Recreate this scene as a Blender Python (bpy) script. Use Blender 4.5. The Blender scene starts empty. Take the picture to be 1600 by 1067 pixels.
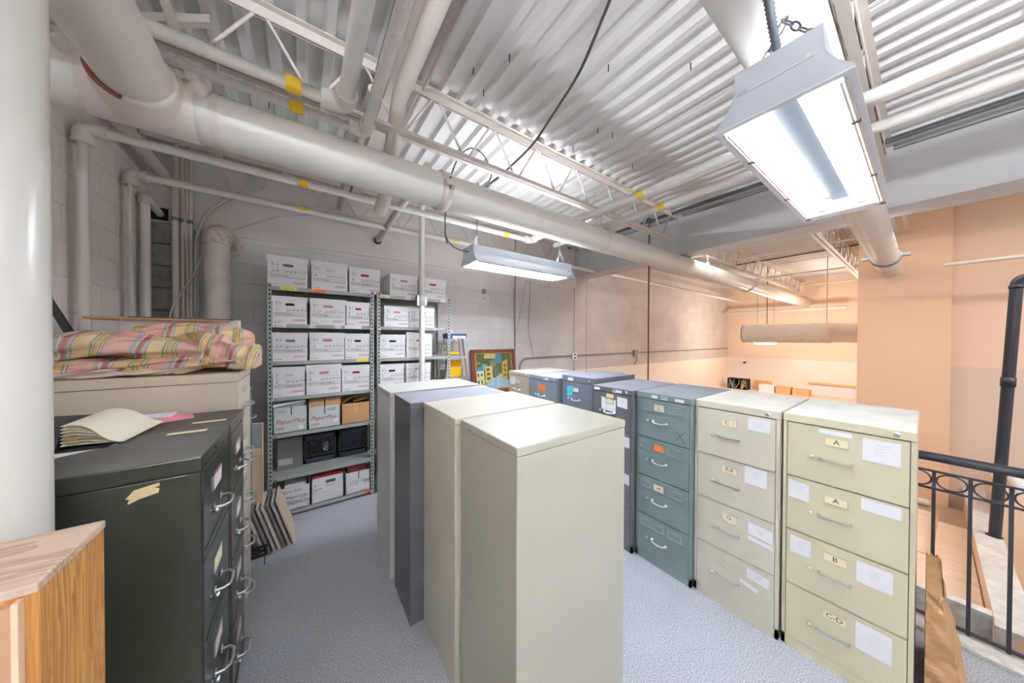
import bpy, bmesh, math, random
from mathutils import Vector, Matrix
random.seed(7)
C = bpy.context.scene.collection
S = bpy.context.scene
PI = math.pi

# ------------------------------------------------------------------ camera
cd = bpy.data.cameras.new('camera'); cd.sensor_width = 36; cd.lens = 461 * 36 / 1600
cd.clip_start = 0.02; cd.clip_end = 100
cam = bpy.data.objects.new('camera', cd); C.objects.link(cam)
CAM_R = Matrix([[0.814636, 0.002724, -0.579966], [-0.579961, 0.009844, -0.814584], [0.00349, 0.999948, 0.009599]])
cam.matrix_world = Matrix.Translation((0, 0, 1.70)) @ CAM_R.to_4x4()
S.camera = cam
# ------------------------------------------------------------------ world, exposure
w = bpy.data.worlds.new('world'); S.world = w; w.use_nodes = True
w.node_tree.nodes['Background'].inputs[0].default_value = (0.93, 0.96, 1.0, 1)
w.node_tree.nodes['Background'].inputs[1].default_value = 0.22
S.view_settings.view_transform = 'Standard'; S.view_settings.look = 'None'
S.view_settings.exposure = 2.15; S.view_settings.gamma = 1.0; S.view_settings.use_curve_mapping = False
# ------------------------------------------------------------------ added fill lights for the hall, hidden from view
def area(name, loc, power, sx, sy, col, rot=(0, 0, 0)):
    l = bpy.data.lights.new(name, 'AREA'); l.shape = 'RECTANGLE'; l.size = sx; l.size_y = sy
    l.energy = power; l.color = col
    o = bpy.data.objects.new(name, l); C.objects.link(o); o.location = loc; o.rotation_euler = rot
    return o
TUBE = 9.0
def fill_point(name, loc, power, r, col):
    l = bpy.data.lights.new(name, 'POINT'); l.energy = power; l.shadow_soft_size = r; l.color = col
    o = bpy.data.objects.new(name, l); C.objects.link(o); o.location = loc; return o
HALLC = (1, .95, .90)
fill_point('hidden_hall_fill_duct', (9.75, 1.1, 1.90), 15, .12, HALLC)       # added fill for the far hall, unseen behind the duct
fill_point('hidden_hall_fill_duct', (9.75, 2.3, 1.90), 15, .12, HALLC)
area('hidden_hall_fill_beam', (5.1, 1.2, 3.30), 14, .4, 3.0, HALLC)     # added fill for the hall, hidden behind the beam
area('hidden_hall_fill_beam', (5.1, -2.6, 3.30), 22, .4, 3.0, HALLC)
S.cycles.max_bounces = 12; S.cycles.diffuse_bounces = 8
# ------------------------------------------------------------------ materials
def lin(c):
    return tuple(((v / 255) / 12.92 if v / 255 <= .04045 else ((v / 255 + .055) / 1.055) ** 2.4) for v in c) + (1,)
_m = {}
def mat(name, col, rough=.5, metal=0.0, var=0.0, vs=6.0, bump=0.0, bs=60.0, spec=.5, emit=0.0):
    if name in _m: return _m[name]
    m = bpy.data.materials.new(name); m.use_nodes = True
    nt = m.node_tree; N = nt.nodes; L = nt.links; b = N['Principled BSDF']
    b.inputs['Base Color'].default_value = lin(col); b.inputs['Roughness'].default_value = rough
    b.inputs['Metallic'].default_value = metal; b.inputs['Specular IOR Level'].default_value = spec
    if emit:
        b.inputs['Emission Color'].default_value = lin(col); b.inputs['Emission Strength'].default_value = emit
    if var or bump:
        geo = N.new('ShaderNodeNewGeometry')
    if var:
        n = N.new('ShaderNodeTexNoise'); n.inputs['Scale'].default_value = vs; n.inputs['Detail'].default_value = 6
        L.new(geo.outputs['Position'], n.inputs['Vector'])
        r = N.new('ShaderNodeMapRange'); r.inputs[1].default_value = .3; r.inputs[2].default_value = .7
        r.inputs[3].default_value = 1 - var; r.inputs[4].default_value = 1 + var * .5
        L.new(n.outputs['Fac'], r.inputs[0])
        mx = N.new('ShaderNodeMix'); mx.data_type = 'RGBA'; mx.blend_type = 'MULTIPLY'; mx.inputs[0].default_value = 1
        mx.inputs[6].default_value = lin(col); L.new(r.outputs[0], mx.inputs[7]); L.new(mx.outputs[2], b.inputs['Base Color'])
    if bump:
        n2 = N.new('ShaderNodeTexNoise'); n2.inputs['Scale'].default_value = bs; n2.inputs['Detail'].default_value = 4
        L.new(geo.outputs['Position'], n2.inputs['Vector'])
        bp = N.new('ShaderNodeBump'); bp.inputs['Strength'].default_value = bump; bp.inputs['Distance'].default_value = .004
        L.new(n2.outputs['Fac'], bp.inputs['Height']); L.new(bp.outputs[0], b.inputs['Normal'])
    _m[name] = m
    return m

def block_mat(name, col, axis, mortar=.82, var=.06, split=None):
    """painted concrete block, axis = which world axis runs along the wall; split = (x, z, colour) painted lower zone; warm hall light is put into the colour above it"""
    m = bpy.data.materials.new(name); m.use_nodes = True
    nt = m.node_tree; N = nt.nodes; L = nt.links; b = N['Principled BSDF']; b.inputs['Roughness'].default_value = .65
    b.inputs['Specular IOR Level'].default_value = .25
    geo = N.new('ShaderNodeNewGeometry'); sp = N.new('ShaderNodeSeparateXYZ'); L.new(geo.outputs['Position'], sp.inputs[0])
    cb = N.new('ShaderNodeCombineXYZ'); L.new(sp.outputs[axis], cb.inputs[0]); L.new(sp.outputs[2], cb.inputs[1])
    br = N.new('ShaderNodeTexBrick'); L.new(cb.outputs[0], br.inputs['Vector'])
    br.inputs['Scale'].default_value = 1; br.inputs['Brick Width'].default_value = .41; br.inputs['Row Height'].default_value = .205
    br.inputs['Mortar Size'].default_value = .004; br.inputs['Mortar Smooth'].default_value = .4
    c = lin(col)
    br.inputs['Color1'].default_value = c; br.inputs['Color2'].default_value = tuple(v * .96 for v in c[:3]) + (1,)
    br.inputs['Mortar'].default_value = tuple(v * mortar for v in c[:3]) + (1,)
    n = N.new('ShaderNodeTexNoise'); n.inputs['Scale'].default_value = 2.3; n.inputs['Detail'].default_value = 8
    L.new(geo.outputs['Position'], n.inputs['Vector'])
    r = N.new('ShaderNodeMapRange'); r.inputs[1].default_value = .3; r.inputs[2].default_value = .7
    r.inputs[3].default_value = 1 - var; r.inputs[4].default_value = 1 + var * .4; L.new(n.outputs['Fac'], r.inputs[0])
    mx = N.new('ShaderNodeMix'); mx.data_type = 'RGBA'; mx.blend_type = 'MULTIPLY'; mx.inputs[0].default_value = 1
    L.new(br.outputs['Color'], mx.inputs[6]); L.new(r.outputs[0], mx.inputs[7])
    out = mx.outputs[2]
    if split:
        x0, z0, lc, warm_light = split
        gx = N.new('ShaderNodeMath'); gx.operation = 'GREATER_THAN'; gx.inputs[1].default_value = x0; L.new(sp.outputs[0], gx.inputs[0])
        gz = N.new('ShaderNodeMath'); gz.operation = 'LESS_THAN'; gz.inputs[1].default_value = z0; L.new(sp.outputs[2], gz.inputs[0])
        an = N.new('ShaderNodeMath'); an.operation = 'MULTIPLY'; L.new(gx.outputs[0], an.inputs[0]); L.new(gz.outputs[0], an.inputs[1])
        m1 = N.new('ShaderNodeMix'); m1.data_type = 'RGBA'; L.new(gx.outputs[0], m1.inputs[0]); L.new(out, m1.inputs[6])
        m0 = N.new('ShaderNodeMix'); m0.data_type = 'RGBA'; m0.blend_type = 'MULTIPLY'; m0.inputs[0].default_value = 1
        L.new(out, m0.inputs[6]); m0.inputs[7].default_value = warm_light
        L.new(m0.outputs[2], m1.inputs[7])
        m2 = N.new('ShaderNodeMix'); m2.data_type = 'RGBA'; L.new(an.outputs[0], m2.inputs[0]); L.new(m1.outputs[2], m2.inputs[6])
        m2.inputs[7].default_value = lin(lc); out = m2.outputs[2]
    L.new(out, b.inputs['Base Color'])
    bp = N.new('ShaderNodeBump'); bp.inputs['Strength'].default_value = .5; bp.inputs['Distance'].default_value = .004; bp.invert = True
    L.new(br.outputs['Fac'], bp.inputs['Height'])
    n3 = N.new('ShaderNodeTexNoise'); n3.inputs['Scale'].default_value = 90; L.new(geo.outputs['Position'], n3.inputs['Vector'])
    b2 = N.new('ShaderNodeBump'); b2.inputs['Strength'].default_value = .25; b2.inputs['Distance'].default_value = .002
    L.new(n3.outputs['Fac'], b2.inputs['Height']); L.new(bp.outputs[0], b2.inputs['Normal']); L.new(b2.outputs[0], b.inputs['Normal'])
    return m

def two_tone(name, zs, top, bottom, rough=.6):
    m = bpy.data.materials.new(name); m.use_nodes = True
    nt = m.node_tree; N = nt.nodes; L = nt.links; b = N['Principled BSDF']; b.inputs['Roughness'].default_value = rough
    b.inputs['Specular IOR Level'].default_value = .2
    geo = N.new('ShaderNodeNewGeometry'); sp = N.new('ShaderNodeSeparateXYZ'); L.new(geo.outputs['Position'], sp.inputs[0])
    gz = N.new('ShaderNodeMath'); gz.operation = 'LESS_THAN'; gz.inputs[1].default_value = zs; L.new(sp.outputs[2], gz.inputs[0])
    mx = N.new('ShaderNodeMix'); mx.data_type = 'RGBA'; L.new(gz.outputs[0], mx.inputs[0])
    mx.inputs[6].default_value = lin(top); mx.inputs[7].default_value = lin(bottom); L.new(mx.outputs[2], b.inputs['Base Color'])
    return m

def carpet_mat():
    m = bpy.data.materials.new('carpet'); m.use_nodes = True
    nt = m.node_tree; N = nt.nodes; L = nt.links; b = N['Principled BSDF']; b.inputs['Roughness'].default_value = .95
    b.inputs['Specular IOR Level'].default_value = .1
    geo = N.new('ShaderNodeNewGeometry')
    n = N.new('ShaderNodeTexNoise'); n.inputs['Scale'].default_value = 190; n.inputs['Detail'].default_value = 3; L.new(geo.outputs['Position'], n.inputs['Vector'])
    r = N.new('ShaderNodeValToRGB'); r.color_ramp.elements[0].position = .3; r.color_ramp.elements[1].position = .72
    r.color_ramp.elements[0].color = lin((112, 114, 123)); r.color_ramp.elements[1].color = lin((212, 215, 224)); L.new(n.outputs['Fac'], r.inputs[0])
    n2 = N.new('ShaderNodeTexNoise'); n2.inputs['Scale'].default_value = 3; L.new(geo.outputs['Position'], n2.inputs['Vector'])
    mr = N.new('ShaderNodeMapRange'); mr.inputs[3].default_value = .9; mr.inputs[4].default_value = 1.08; L.new(n2.outputs['Fac'], mr.inputs[0])
    mx = N.new('ShaderNodeMix'); mx.data_type = 'RGBA'; mx.blend_type = 'MULTIPLY'; mx.inputs[0].default_value = 1
    L.new(r.outputs[0], mx.inputs[6]); L.new(mr.outputs[0], mx.inputs[7]); L.new(mx.outputs[2], b.inputs['Base Color'])
    bp = N.new('ShaderNodeBump'); bp.inputs['Strength'].default_value = .25; bp.inputs['Distance'].default_value = .004
    L.new(n.outputs['Fac'], bp.inputs['Height']); L.new(bp.outputs[0], b.inputs['Normal'])
    return m

def wood_mat(name, c1, c2, axis=2, scale=9, rough=.45):
    m = bpy.data.materials.new(name); m.use_nodes = True
    nt = m.node_tree; N = nt.nodes; L = nt.links; b = N['Principled BSDF']; b.inputs['Roughness'].default_value = rough
    geo = N.new('ShaderNodeNewGeometry'); mp = N.new('ShaderNodeMapping'); L.new(geo.outputs['Position'], mp.inputs[0])
    sc = [1, 1, 1]; sc[axis] = .09; mp.inputs['Scale'].default_value = sc
    n = N.new('ShaderNodeTexNoise'); n.inputs['Scale'].default_value = scale; n.inputs['Detail'].default_value = 8; n.inputs['Distortion'].default_value = .6
    L.new(mp.outputs[0], n.inputs['Vector'])
    wv = N.new('ShaderNodeMath'); wv.operation = 'MULTIPLY'; wv.inputs[1].default_value = 14; L.new(n.outputs['Fac'], wv.inputs[0])
    fr = N.new('ShaderNodeMath'); fr.operation = 'FRACT'; L.new(wv.outputs[0], fr.inputs[0])
    r = N.new('ShaderNodeValToRGB'); r.color_ramp.elements[0].color = lin(c1); r.color_ramp.elements[1].color = lin(c2)
    r.color_ramp.elements[0].position = .1; r.color_ramp.elements[1].position = .8
    L.new(fr.outputs[0], r.inputs[0]); L.new(r.outputs[0], b.inputs['Base Color'])
    return m

def plaid_mat(name):
    """quilt: stripes along u and faint bands along v"""
    m = bpy.data.materials.new(name); m.use_nodes = True
    nt = m.node_tree; N = nt.nodes; L = nt.links; b = N['Principled BSDF']; b.inputs['Roughness'].default_value = .85
    b.inputs['Specular IOR Level'].default_value = .15
    uv = N.new('ShaderNodeUVMap'); sp = N.new('ShaderNodeSeparateXYZ')
    n = N.new('ShaderNodeTexNoise'); n.inputs['Scale'].default_value = 2.5; L.new(uv.outputs[0], n.inputs['Vector'])
    vm = N.new('ShaderNodeVectorMath'); vm.operation = 'SCALE'; vm.inputs['Scale'].default_value = .10; L.new(n.outputs['Color'], vm.inputs[0])
    va = N.new('ShaderNodeVectorMath'); L.new(uv.outputs[0], va.inputs[0]); L.new(vm.outputs[0], va.inputs[1]); L.new(va.outputs[0], sp.inputs[0])
    def ramp(out, stops):
        f = N.new('ShaderNodeMath'); f.operation = 'FRACT'; L.new(out, f.inputs[0])
        r = N.new('ShaderNodeValToRGB'); r.color_ramp.interpolation = 'CONSTANT'
        while len(r.color_ramp.elements) < len(stops): r.color_ramp.elements.new(.5)
        for e, (p, c) in zip(r.color_ramp.elements, stops): e.position = p; e.color = lin(c)
        L.new(f.outputs[0], r.inputs[0]); return r.outputs[0]
    pink = (222, 172, 164); yel = (226, 200, 154); gry = (160, 168, 176); red = (176, 84, 96); grn = (122, 154, 126); crm = (232, 218, 190); org = (218, 176, 112)
    A = ramp(sp.outputs[0], [(0, pink), (.22, gry), (.29, crm), (.305, gry), (.33, red), (.40, gry), (.43, crm), (.445, gry), (.48, yel), (.70, grn), (.735, crm), (.75, grn), (.77, org), (.85, grn), (.88, crm), (.895, grn), (.925, pink)])
    B = ramp(sp.outputs[1], [(0, crm), (.3, pink), (.36, crm), (.4, yel), (.6, grn), (.63, crm), (.66, yel), (.85, red), (.9, crm)])
    mx = N.new('ShaderNodeMix'); mx.data_type = 'RGBA'; mx.blend_type = 'MIX'; mx.inputs[0].default_value = .22; L.new(A, mx.inputs[6]); L.new(B, mx.inputs[7])
    L.new(mx.outputs[2], b.inputs['Base Color'])
    return m

def floral_mat(name):
    m = bpy.data.materials.new(name); m.use_nodes = True
    nt = m.node_tree; N = nt.nodes; L = nt.links; b = N['Principled BSDF']; b.inputs['Roughness'].default_value = .9
    geo = N.new('ShaderNodeNewGeometry')
    v = N.new('ShaderNodeTexVoronoi'); v.inputs['Scale'].default_value = 11; L.new(geo.outputs['Position'], v.inputs['Vector'])
    r = N.new('ShaderNodeValToRGB'); r.color_ramp.interpolation = 'CONSTANT'
    r.color_ramp.elements[0].color = lin((110, 120, 140)); r.color_ramp.elements[1].position = .27; r.color_ramp.elements[1].color = lin((228, 214, 198))
    e = r.color_ramp.elements.new(.12); e.color = lin((150, 84, 92)); e2 = r.color_ramp.elements.new(.2); e2.color = lin((120, 140, 118))
    L.new(v.outputs['Distance'], r.inputs[0]); L.new(r.outputs[0], b.inputs['Base Color'])
    return m

WHITE = mat('white_paint', (214, 210, 203), .42, var=.05, vs=3)
WHITE2 = mat('white_paint_warm', (208, 199, 190), .5, var=.06, vs=4)
DECK = mat('deck_paint', (216, 213, 211), .8, var=.05, vs=2, spec=.15)
BEAM = mat('beam_paint', (204, 203, 204), .6, var=.05, vs=2)
OLDPIPE = mat('speckled_pipe', (208, 203, 197), .5, var=.10, vs=60)
YELLOW = mat('yellow_tape', (222, 184, 40), .5)
REDOX = mat('red_oxide', (136, 72, 62), .7)
REDROD = mat('red_rod', (140, 78, 62), .6)
DARK = mat('dark_gap', (26, 26, 28), .8)
BLACK = mat('black_iron', (44, 46, 54), .42, spec=.5, var=.15, vs=12)
CHROME = mat('chrome', (216, 219, 223), .3, metal=1.0)
STEEL = mat('galvanised', (150, 156, 162), .38, metal=.85, var=.12, vs=30)
ALU = mat('aluminium', (196, 200, 206), .35, metal=.8)
LAMPR = mat('lamp_reflector', (150, 156, 164), .35)
LAMPW = mat('lamp_enamel', (226, 230, 236), .3)
LAMPG = mat('lamp_grey_enamel', (184, 193, 204), .3)
CARDBOARD = mat('cardboard', (196, 152, 106), .8, var=.08, vs=9)
CARDB2 = mat('brown_cardboard', (186, 146, 104), .8, var=.15, vs=14)
BOXW = mat('box_white', (226, 224, 226), .75)
BOXG = mat('box_grey_white', (206, 208, 206), .75)
PRINT = mat('print_black', (52, 52, 60), .8)
PENCIL = mat('marker_grey', (120, 118, 124), .8)
REDINK = mat('print_red', (206, 74, 84), .8)
DKRED = mat('print_dark_red', (170, 66, 62), .8)
BLUEINK = mat('print_blue', (140, 168, 204), .8)
PAPER = mat('paper', (232, 232, 236), .85)
CARD = mat('cream_card', (234, 220, 190), .85)
ORANGE = mat('orange_tape', (240, 128, 54), .7)
YSTICK = mat('yellow_label', (232, 220, 84), .7)
CYAN = mat('cyan_note', (76, 196, 216), .7)
REDF = mat('red_folder', (196, 44, 62), .6)
MAROON = mat('maroon_folder', (110, 34, 42), .6)
SHELFG = mat('shelf_grey_green', (164, 169, 164), .5, var=.06, vs=10)
BEIGE = mat('beige_enamel', (208, 202, 174), .42, var=.035, vs=5)
BEIGE2 = mat('beige_enamel_tan', (206, 201, 184), .42, var=.04, vs=5)
BEIGEP = mat('beige_enamel_pale', (178, 176, 161), .40, var=.03, vs=5)
PALEG = mat('pale_grey_enamel', (206, 206, 202), .42, var=.04, vs=5)
DGREY = mat('dark_grey_enamel', (92, 92, 98), .36, var=.12, vs=9)
GREEN = mat('green_grey_enamel', (122, 140, 140), .42, var=.06, vs=8)
SLATE = mat('slate_enamel', (108, 109, 115), .42, var=.05, vs=8)
BLUEG = mat('blue_grey_enamel', (116, 121, 134), .42, var=.05, vs=8)
BLUEL = mat('light_blue_grey_enamel', (128, 138, 150), .42, var=.08, vs=8)
TAN = mat('tan_enamel', (190, 176, 156), .45, var=.05, vs=8)
OLIVE = mat('dark_olive_enamel', (52, 56, 47), .30, var=.12, vs=4)
BROWN = mat('dark_brown_enamel', (76, 66, 56), .28, var=.1, vs=6)
CREAM = mat('cream_enamel', (214, 202, 182), .45, var=.03, vs=5)
CARPET = carpet_mat()
OAK = wood_mat('oak_veneer', (176, 118, 58), (212, 158, 92), 2, 16)
OAKT = wood_mat('worn_oak_top', (176, 150, 130), (206, 182, 162), 0, 9, .6)
PLYW = wood_mat('plywood', (222, 194, 168), (236, 212, 188), 1, 6, .7)
PINE = wood_mat('pine_board', (206, 170, 128), (222, 188, 148), 2, 9, .6)
FRAMEW = wood_mat('frame_wood', (92, 46, 30), (150, 84, 50), 2, 20, .4)
CUPPEACH = mat('peach_paint', (238, 206, 176), .7)
PLAID = plaid_mat('plaid_cotton')
FLORAL = floral_mat('floral_cotton')

# ------------------------------------------------------------------ mesh builder
_txt = {}
def glyphs(s, shear=0.0):
    k = (s, shear)
    if k in _txt: return _txt[k]
    cu = bpy.data.curves.new('t', 'FONT'); cu.body = s; cu.size = 1; cu.shear = shear; cu.resolution_u = 2
    o = bpy.data.objects.new('t', cu); C.objects.link(o)
    dg = bpy.context.evaluated_depsgraph_get(); e = o.evaluated_get(dg); me = e.to_mesh()
    vs = [v.co.copy() for v in me.vertices]; fs = [tuple(p.vertices) for p in me.polygons]
    e.to_mesh_clear(); bpy.data.objects.remove(o); bpy.data.curves.remove(cu)
    _txt[k] = (vs, fs)
    return vs, fs

class MB:
    def __init__(s): s.v = []; s.f = []; s.m = []; s.sm = []; s.mats = []; s.uv = {}
    def mi(s, m):
        if m not in s.mats: s.mats.append(m)
        return s.mats.index(m)
    def add(s, vs, fs, m, smooth=False, uvs=None):
        o = len(s.v); s.v += [tuple(v) for v in vs]; k = s.mi(m)
        for j, f in enumerate(fs):
            if uvs: s.uv[len(s.f)] = uvs[j]
            s.f.append(tuple(i + o for i in f)); s.m.append(k); s.sm.append(smooth)
    def poly(s, pts, m): s.add(pts, [tuple(range(len(pts)))], m)
    def box(s, a, b, m, bev=0.0):
        x0, y0, z0 = (min(a[i], b[i]) for i in range(3)); x1, y1, z1 = (max(a[i], b[i]) for i in range(3))
        if bev:
            bm = bmesh.new(); bmesh.ops.create_cube(bm, size=1)
            for v in bm.verts: v.co = ((x0 + x1) / 2 + v.co.x * (x1 - x0), (y0 + y1) / 2 + v.co.y * (y1 - y0), (z0 + z1) / 2 + v.co.z * (z1 - z0))
            bmesh.ops.bevel(bm, geom=bm.edges[:], offset=bev, segments=2, affect='EDGES', profile=.5)
            bm.verts.index_update()
            s.add([v.co for v in bm.verts], [tuple(v.index for v in f.verts) for f in bm.faces], m); bm.free(); return
        vs = [(x0, y0, z0), (x1, y0, z0), (x1, y1, z0), (x0, y1, z0), (x0, y0, z1), (x1, y0, z1), (x1, y1, z1), (x0, y1, z1)]
        s.add(vs, [(0, 3, 2, 1), (4, 5, 6, 7), (0, 1, 5, 4), (1, 2, 6, 5), (2, 3, 7, 6), (3, 0, 4, 7)], m)
    def ext(s, pts, vec, m, smooth=False):
        """extrude a planar polygon along vec into a closed solid"""
        n = len(pts); vec = Vector(vec); P = [Vector(p) for p in pts]
        fs = [tuple(range(n))[::-1], tuple(range(n, 2 * n))] + [(i, (i + 1) % n, n + (i + 1) % n, n + i) for i in range(n)]
        s.add(P + [p + vec for p in P], fs, m, smooth)
    def tube(s, path, r, m, seg=12, cap=True, closed=False, radii=None):
        P = [Vector(p) for p in path]; n = len(P)
        T = []
        for i in range(n):
            a = P[(i - 1) % n] if (closed or i > 0) else P[0]; b = P[(i + 1) % n] if (closed or i < n - 1) else P[-1]
            T.append((b - a).normalized())
        u = T[0].orthogonal().normalized(); rings = []
        for i in range(n):
            u = (u - T[i] * u.dot(T[i]))
            u = u.normalized() if u.length > 1e-6 else T[i].orthogonal().normalized()
            v = T[i].cross(u); rr = radii[i] if radii else r
            rings.append([P[i] + (u * math.cos(2 * PI * k / seg) + v * math.sin(2 * PI * k / seg)) * rr for k in range(seg)])
        vs = [p for g in rings for p in g]; fs = []
        for i in range(n if closed else n - 1):
            j = (i + 1) % n
            for k in range(seg): fs.append((i * seg + k, i * seg + (k + 1) % seg, j * seg + (k + 1) % seg, j * seg + k))
        s.add(vs, fs, m, True)
        if cap and not closed:
            s.add(rings[0], [tuple(range(seg))[::-1]], m); s.add(rings[-1], [tuple(range(seg))], m)
    def cyl(s, a, b, r, m, seg=16): s.tube([a, b], r, m, seg)
    def lathe(s, c, axis, prof, m, seg=24):
        """prof: list of (distance along axis, radius)"""
        c = Vector(c); ax = Vector(axis).normalized()
        s.tube([c + ax * (d + i * 1e-5) for i, (d, r) in enumerate(prof)], 1, m, seg, True, False, [max(r, 1e-4) for d, r in prof])
    def text(s, t, o, right, up, size, m, align='L', shear=0.0):
        vs, fs = glyphs(t, shear); o = Vector(o); R = Vector(right).normalized() * size; U = Vector(up).normalized() * size
        wd = max((v.x for v in vs), default=0); dx = {'L': 0, 'C': -wd / 2, 'R': -wd}[align]
        s.add([o + R * (v.x + dx) + U * v.y for v in vs], fs, m)
    def grid(s, fn, nu, nv, m, smooth=True, cu=False, cv=False, uv=None):
        vs = [fn(i / (nu if cu else nu - 1), j / (nv if cv else nv - 1)) for j in range(nv) for i in range(nu)]
        fs = []; uvs = []
        for j in range(nv if cv else nv - 1):
            for i in range(nu if cu else nu - 1):
                fs.append((j * nu + i, j * nu + (i + 1) % nu, ((j + 1) % nv) * nu + (i + 1) % nu, ((j + 1) % nv) * nu + i))
                if uv:
                    a, b = i / (nu - 1), (i + 1) / (nu - 1); c, d = j / (nv - 1), (j + 1) / (nv - 1)
                    uvs.append([uv(a, c), uv(b, c), uv(b, d), uv(a, d)])
        s.add(vs, fs, m, smooth, uvs if uv else None)
    def build(s, name, parent=None, local=False, mats=None):
        me = bpy.data.meshes.new(name)
        off = Vector(parent['_o']) if (parent is not None and not local) else Vector((0, 0, 0))
        me.from_pydata([tuple(Vector(v) - off) for v in s.v], [], s.f)
        for m in s.mats: me.materials.append(m)
        me.polygons.foreach_set('material_index', s.m); me.polygons.foreach_set('use_smooth', s.sm)
        if s.uv:
            ul = me.uv_layers.new(name='UVMap')
            for p in me.polygons:
                u = s.uv.get(p.index)
                if u:
                    for k, li in enumerate(p.loop_indices): ul.data[li].uv = u[k]
        me.update()
        o = bpy.data.objects.new(name, me); C.objects.link(o)
        if parent is not None:
            o.parent = parent
            o['_o'] = parent['_o']
        return o

ALL = []
def thing(name, label, cat, loc, group=None, rz=0.0):
    o = bpy.data.objects.new(name, None); C.objects.link(o); o.location = loc; o.rotation_euler = (0, 0, rz); o.empty_display_size = .05
    o['label'] = label; o['category'] = cat; o['_o'] = tuple(loc)
    if group: o['group'] = group
    return o
def tag(o, label, cat, group=None):
    o['label'] = label; o['category'] = cat
    if group: o['group'] = group
    return o
def struct(mb, name):
    o = mb.build(name); o['kind'] = 'structure'; o['_o'] = (0, 0, 0); return o
def one(mb, name, label, cat, group=None): return tag(mb.build(name), label, cat, group)
# ================================================================== SETTING
XW, YW, XB, ZD, XF = -1.118, 4.05, 4.39, 3.47, 12.2
b = MB(); b.box((XW - .1, -5, -.12), (3.0, YW, 0), CARPET); struct(b, 'floor')
b = MB(); b.box((-1.2, -6, -3.0), (XF + .2, YW + .2, -2.9), mat('lower_concrete', (150, 140, 132), .8)); struct(b, 'floor_lower')
b = MB()
prof = [(2.955, 0), (2.95, .02), (2.975, .034), (3.10, .034), (3.12, .02), (3.12, -.25), (3.0, -.25), (3.0, 0)]
b.ext([(x, -5, z) for x, z in prof], (0, YW + 5, 0), mat('curb_paint', (214, 210, 204), .7, var=.25, vs=30)); struct(b, 'trim_1')
wb = block_mat('block_back', (212, 207, 205), 0, split=(4.40, 1.085, (246, 232, 218), (1.0, .97, .94, 1)), var=.10)  # upper wall beyond the beam has warm hall light tinted into its colour
b = MB(); b.box((XW - .2, YW, -3), (XF + .2, YW + .2, ZD + .04), wb); struct(b, 'wall_back')
b = MB(); b.box((XW, YW - .022, 2.72), (XB + .02, YW, ZD), mat('plaster_band', (220, 215, 210), .7, var=.05, vs=2)); struct(b, 'trim_2')
b = MB(); b.box((XW - .2, -5, -3), (XW, YW + .2, ZD + .04), block_mat('block_left', (226, 221, 216), 1)); struct(b, 'wall_left')
# exposed rough blocks in the corner
b = MB(); rb = mat('rough_block', (146, 142, 140), .95, var=.3, vs=14, bump=.9, bs=40)
for k in range(5): b.box((-1.117, YW - .035 - .006 * (k % 2), 1.75 + .2 * k), (-.955, YW, 1.944 + .2 * k), rb, .012)
b.box((-1.117, YW - .03, 2.76), (-.99, YW - .021, 2.87), DARK); struct(b, 'trim_3')
# far hall
b = MB(); b.box((XF, .0, -3), (XF + .2, YW + .2, ZD + .04), two_tone('far_wall_paint', 1.09, (238, 216, 192), (244, 236, 226))); struct(b, 'wall_far')
b = MB(); b.box((7.0, -.19, -3), (XF + .1, .62, ZD + .04), two_tone('pier_paint', 1.35, (226, 188, 158), (226, 188, 158))); struct(b, 'wall_pier')
b = MB(); b.box((7.12, -6, -3), (XF + .1, -.19, ZD + .04), two_tone('right_wall_paint', 1.35, (222, 190, 168), (206, 186, 170))); struct(b, 'wall_right')
b = MB(); b.box((11.15, .62, -3), (XF, YW, .10), mat('bulkhead_paint', (238, 218, 200), .7)); struct(b, 'wall_bulkhead')
b = MB(); b.box((12.17, 1.12, .10), (12.2, 1.95, .42), PAPER); b.box((12.1, 1.10, .42), (12.2, 2.0, .46), mat('niche_head', (232, 190, 150), .7)); struct(b, 'trim_4')

# ribbed steel deck
b = MB(); P = .1402; x = -1.262 - .022
top, bot = ZD + .038, ZD
pr = []
while x < XF + .1:
    pr += [(x, bot), (x + .044, bot), (x + .060, top), (x + .122, top)]
    x += P
vs = []; fs = []
for (px, pz) in pr: vs += [(px, -5, pz), (px, YW + .1, pz)]
for i in range(len(pr) - 1): fs.append((2 * i, 2 * i + 1, 2 * i + 3, 2 * i + 2))
b.add(vs, fs, DECK)
for px in (.62, 2.45, 4.0, 6.0, 8.0, 10.0): b.box((px, -5, bot - .006), (px + .006, YW, bot), DECK)       # side laps
b.box((XW - .2, -5, top + .02), (XF + .2, YW + .2, top + .06), DARK)
deck = struct(b, 'ceiling')
scr = [(.953, 1.745), (1.118, 1.532), (1.129, 1.854), (1.562, 1.214), (2.078, .898), (2.076, 1.629), (2.242, 1.588), (2.076, 1.911), (1.35, 2.7), (1.5, 2.55), (1.28, 2.62), (-.2, 2.6), (-.22, 2.9), (2.7, 1.75), (1.9, 2.7), (3.2, -.3)]
for sx, sy in scr:
    q = MB(); kx = -.058 + round((sx + .058) / P) * P
    q.cyl((kx, sy, ZD + .01), (kx, sy, ZD - .035), .0035, DARK, 6); q.build('screw_tip', deck)

# deep white beam carrying the joists, and its warm soffit
b = MB(); b.box((XB, -5, 2.91), (XB + .36, YW, 3.40), BEAM); b.box((XB - .0, -5, 3.40), (XB + .36, YW, 3.425), BEAM); struct(b, 'beam')
b = MB(); b.box((XB + .42, -5, 3.395), (XB + .47, YW, 3.44), WHITE2); struct(b, 'trim_5')

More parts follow.
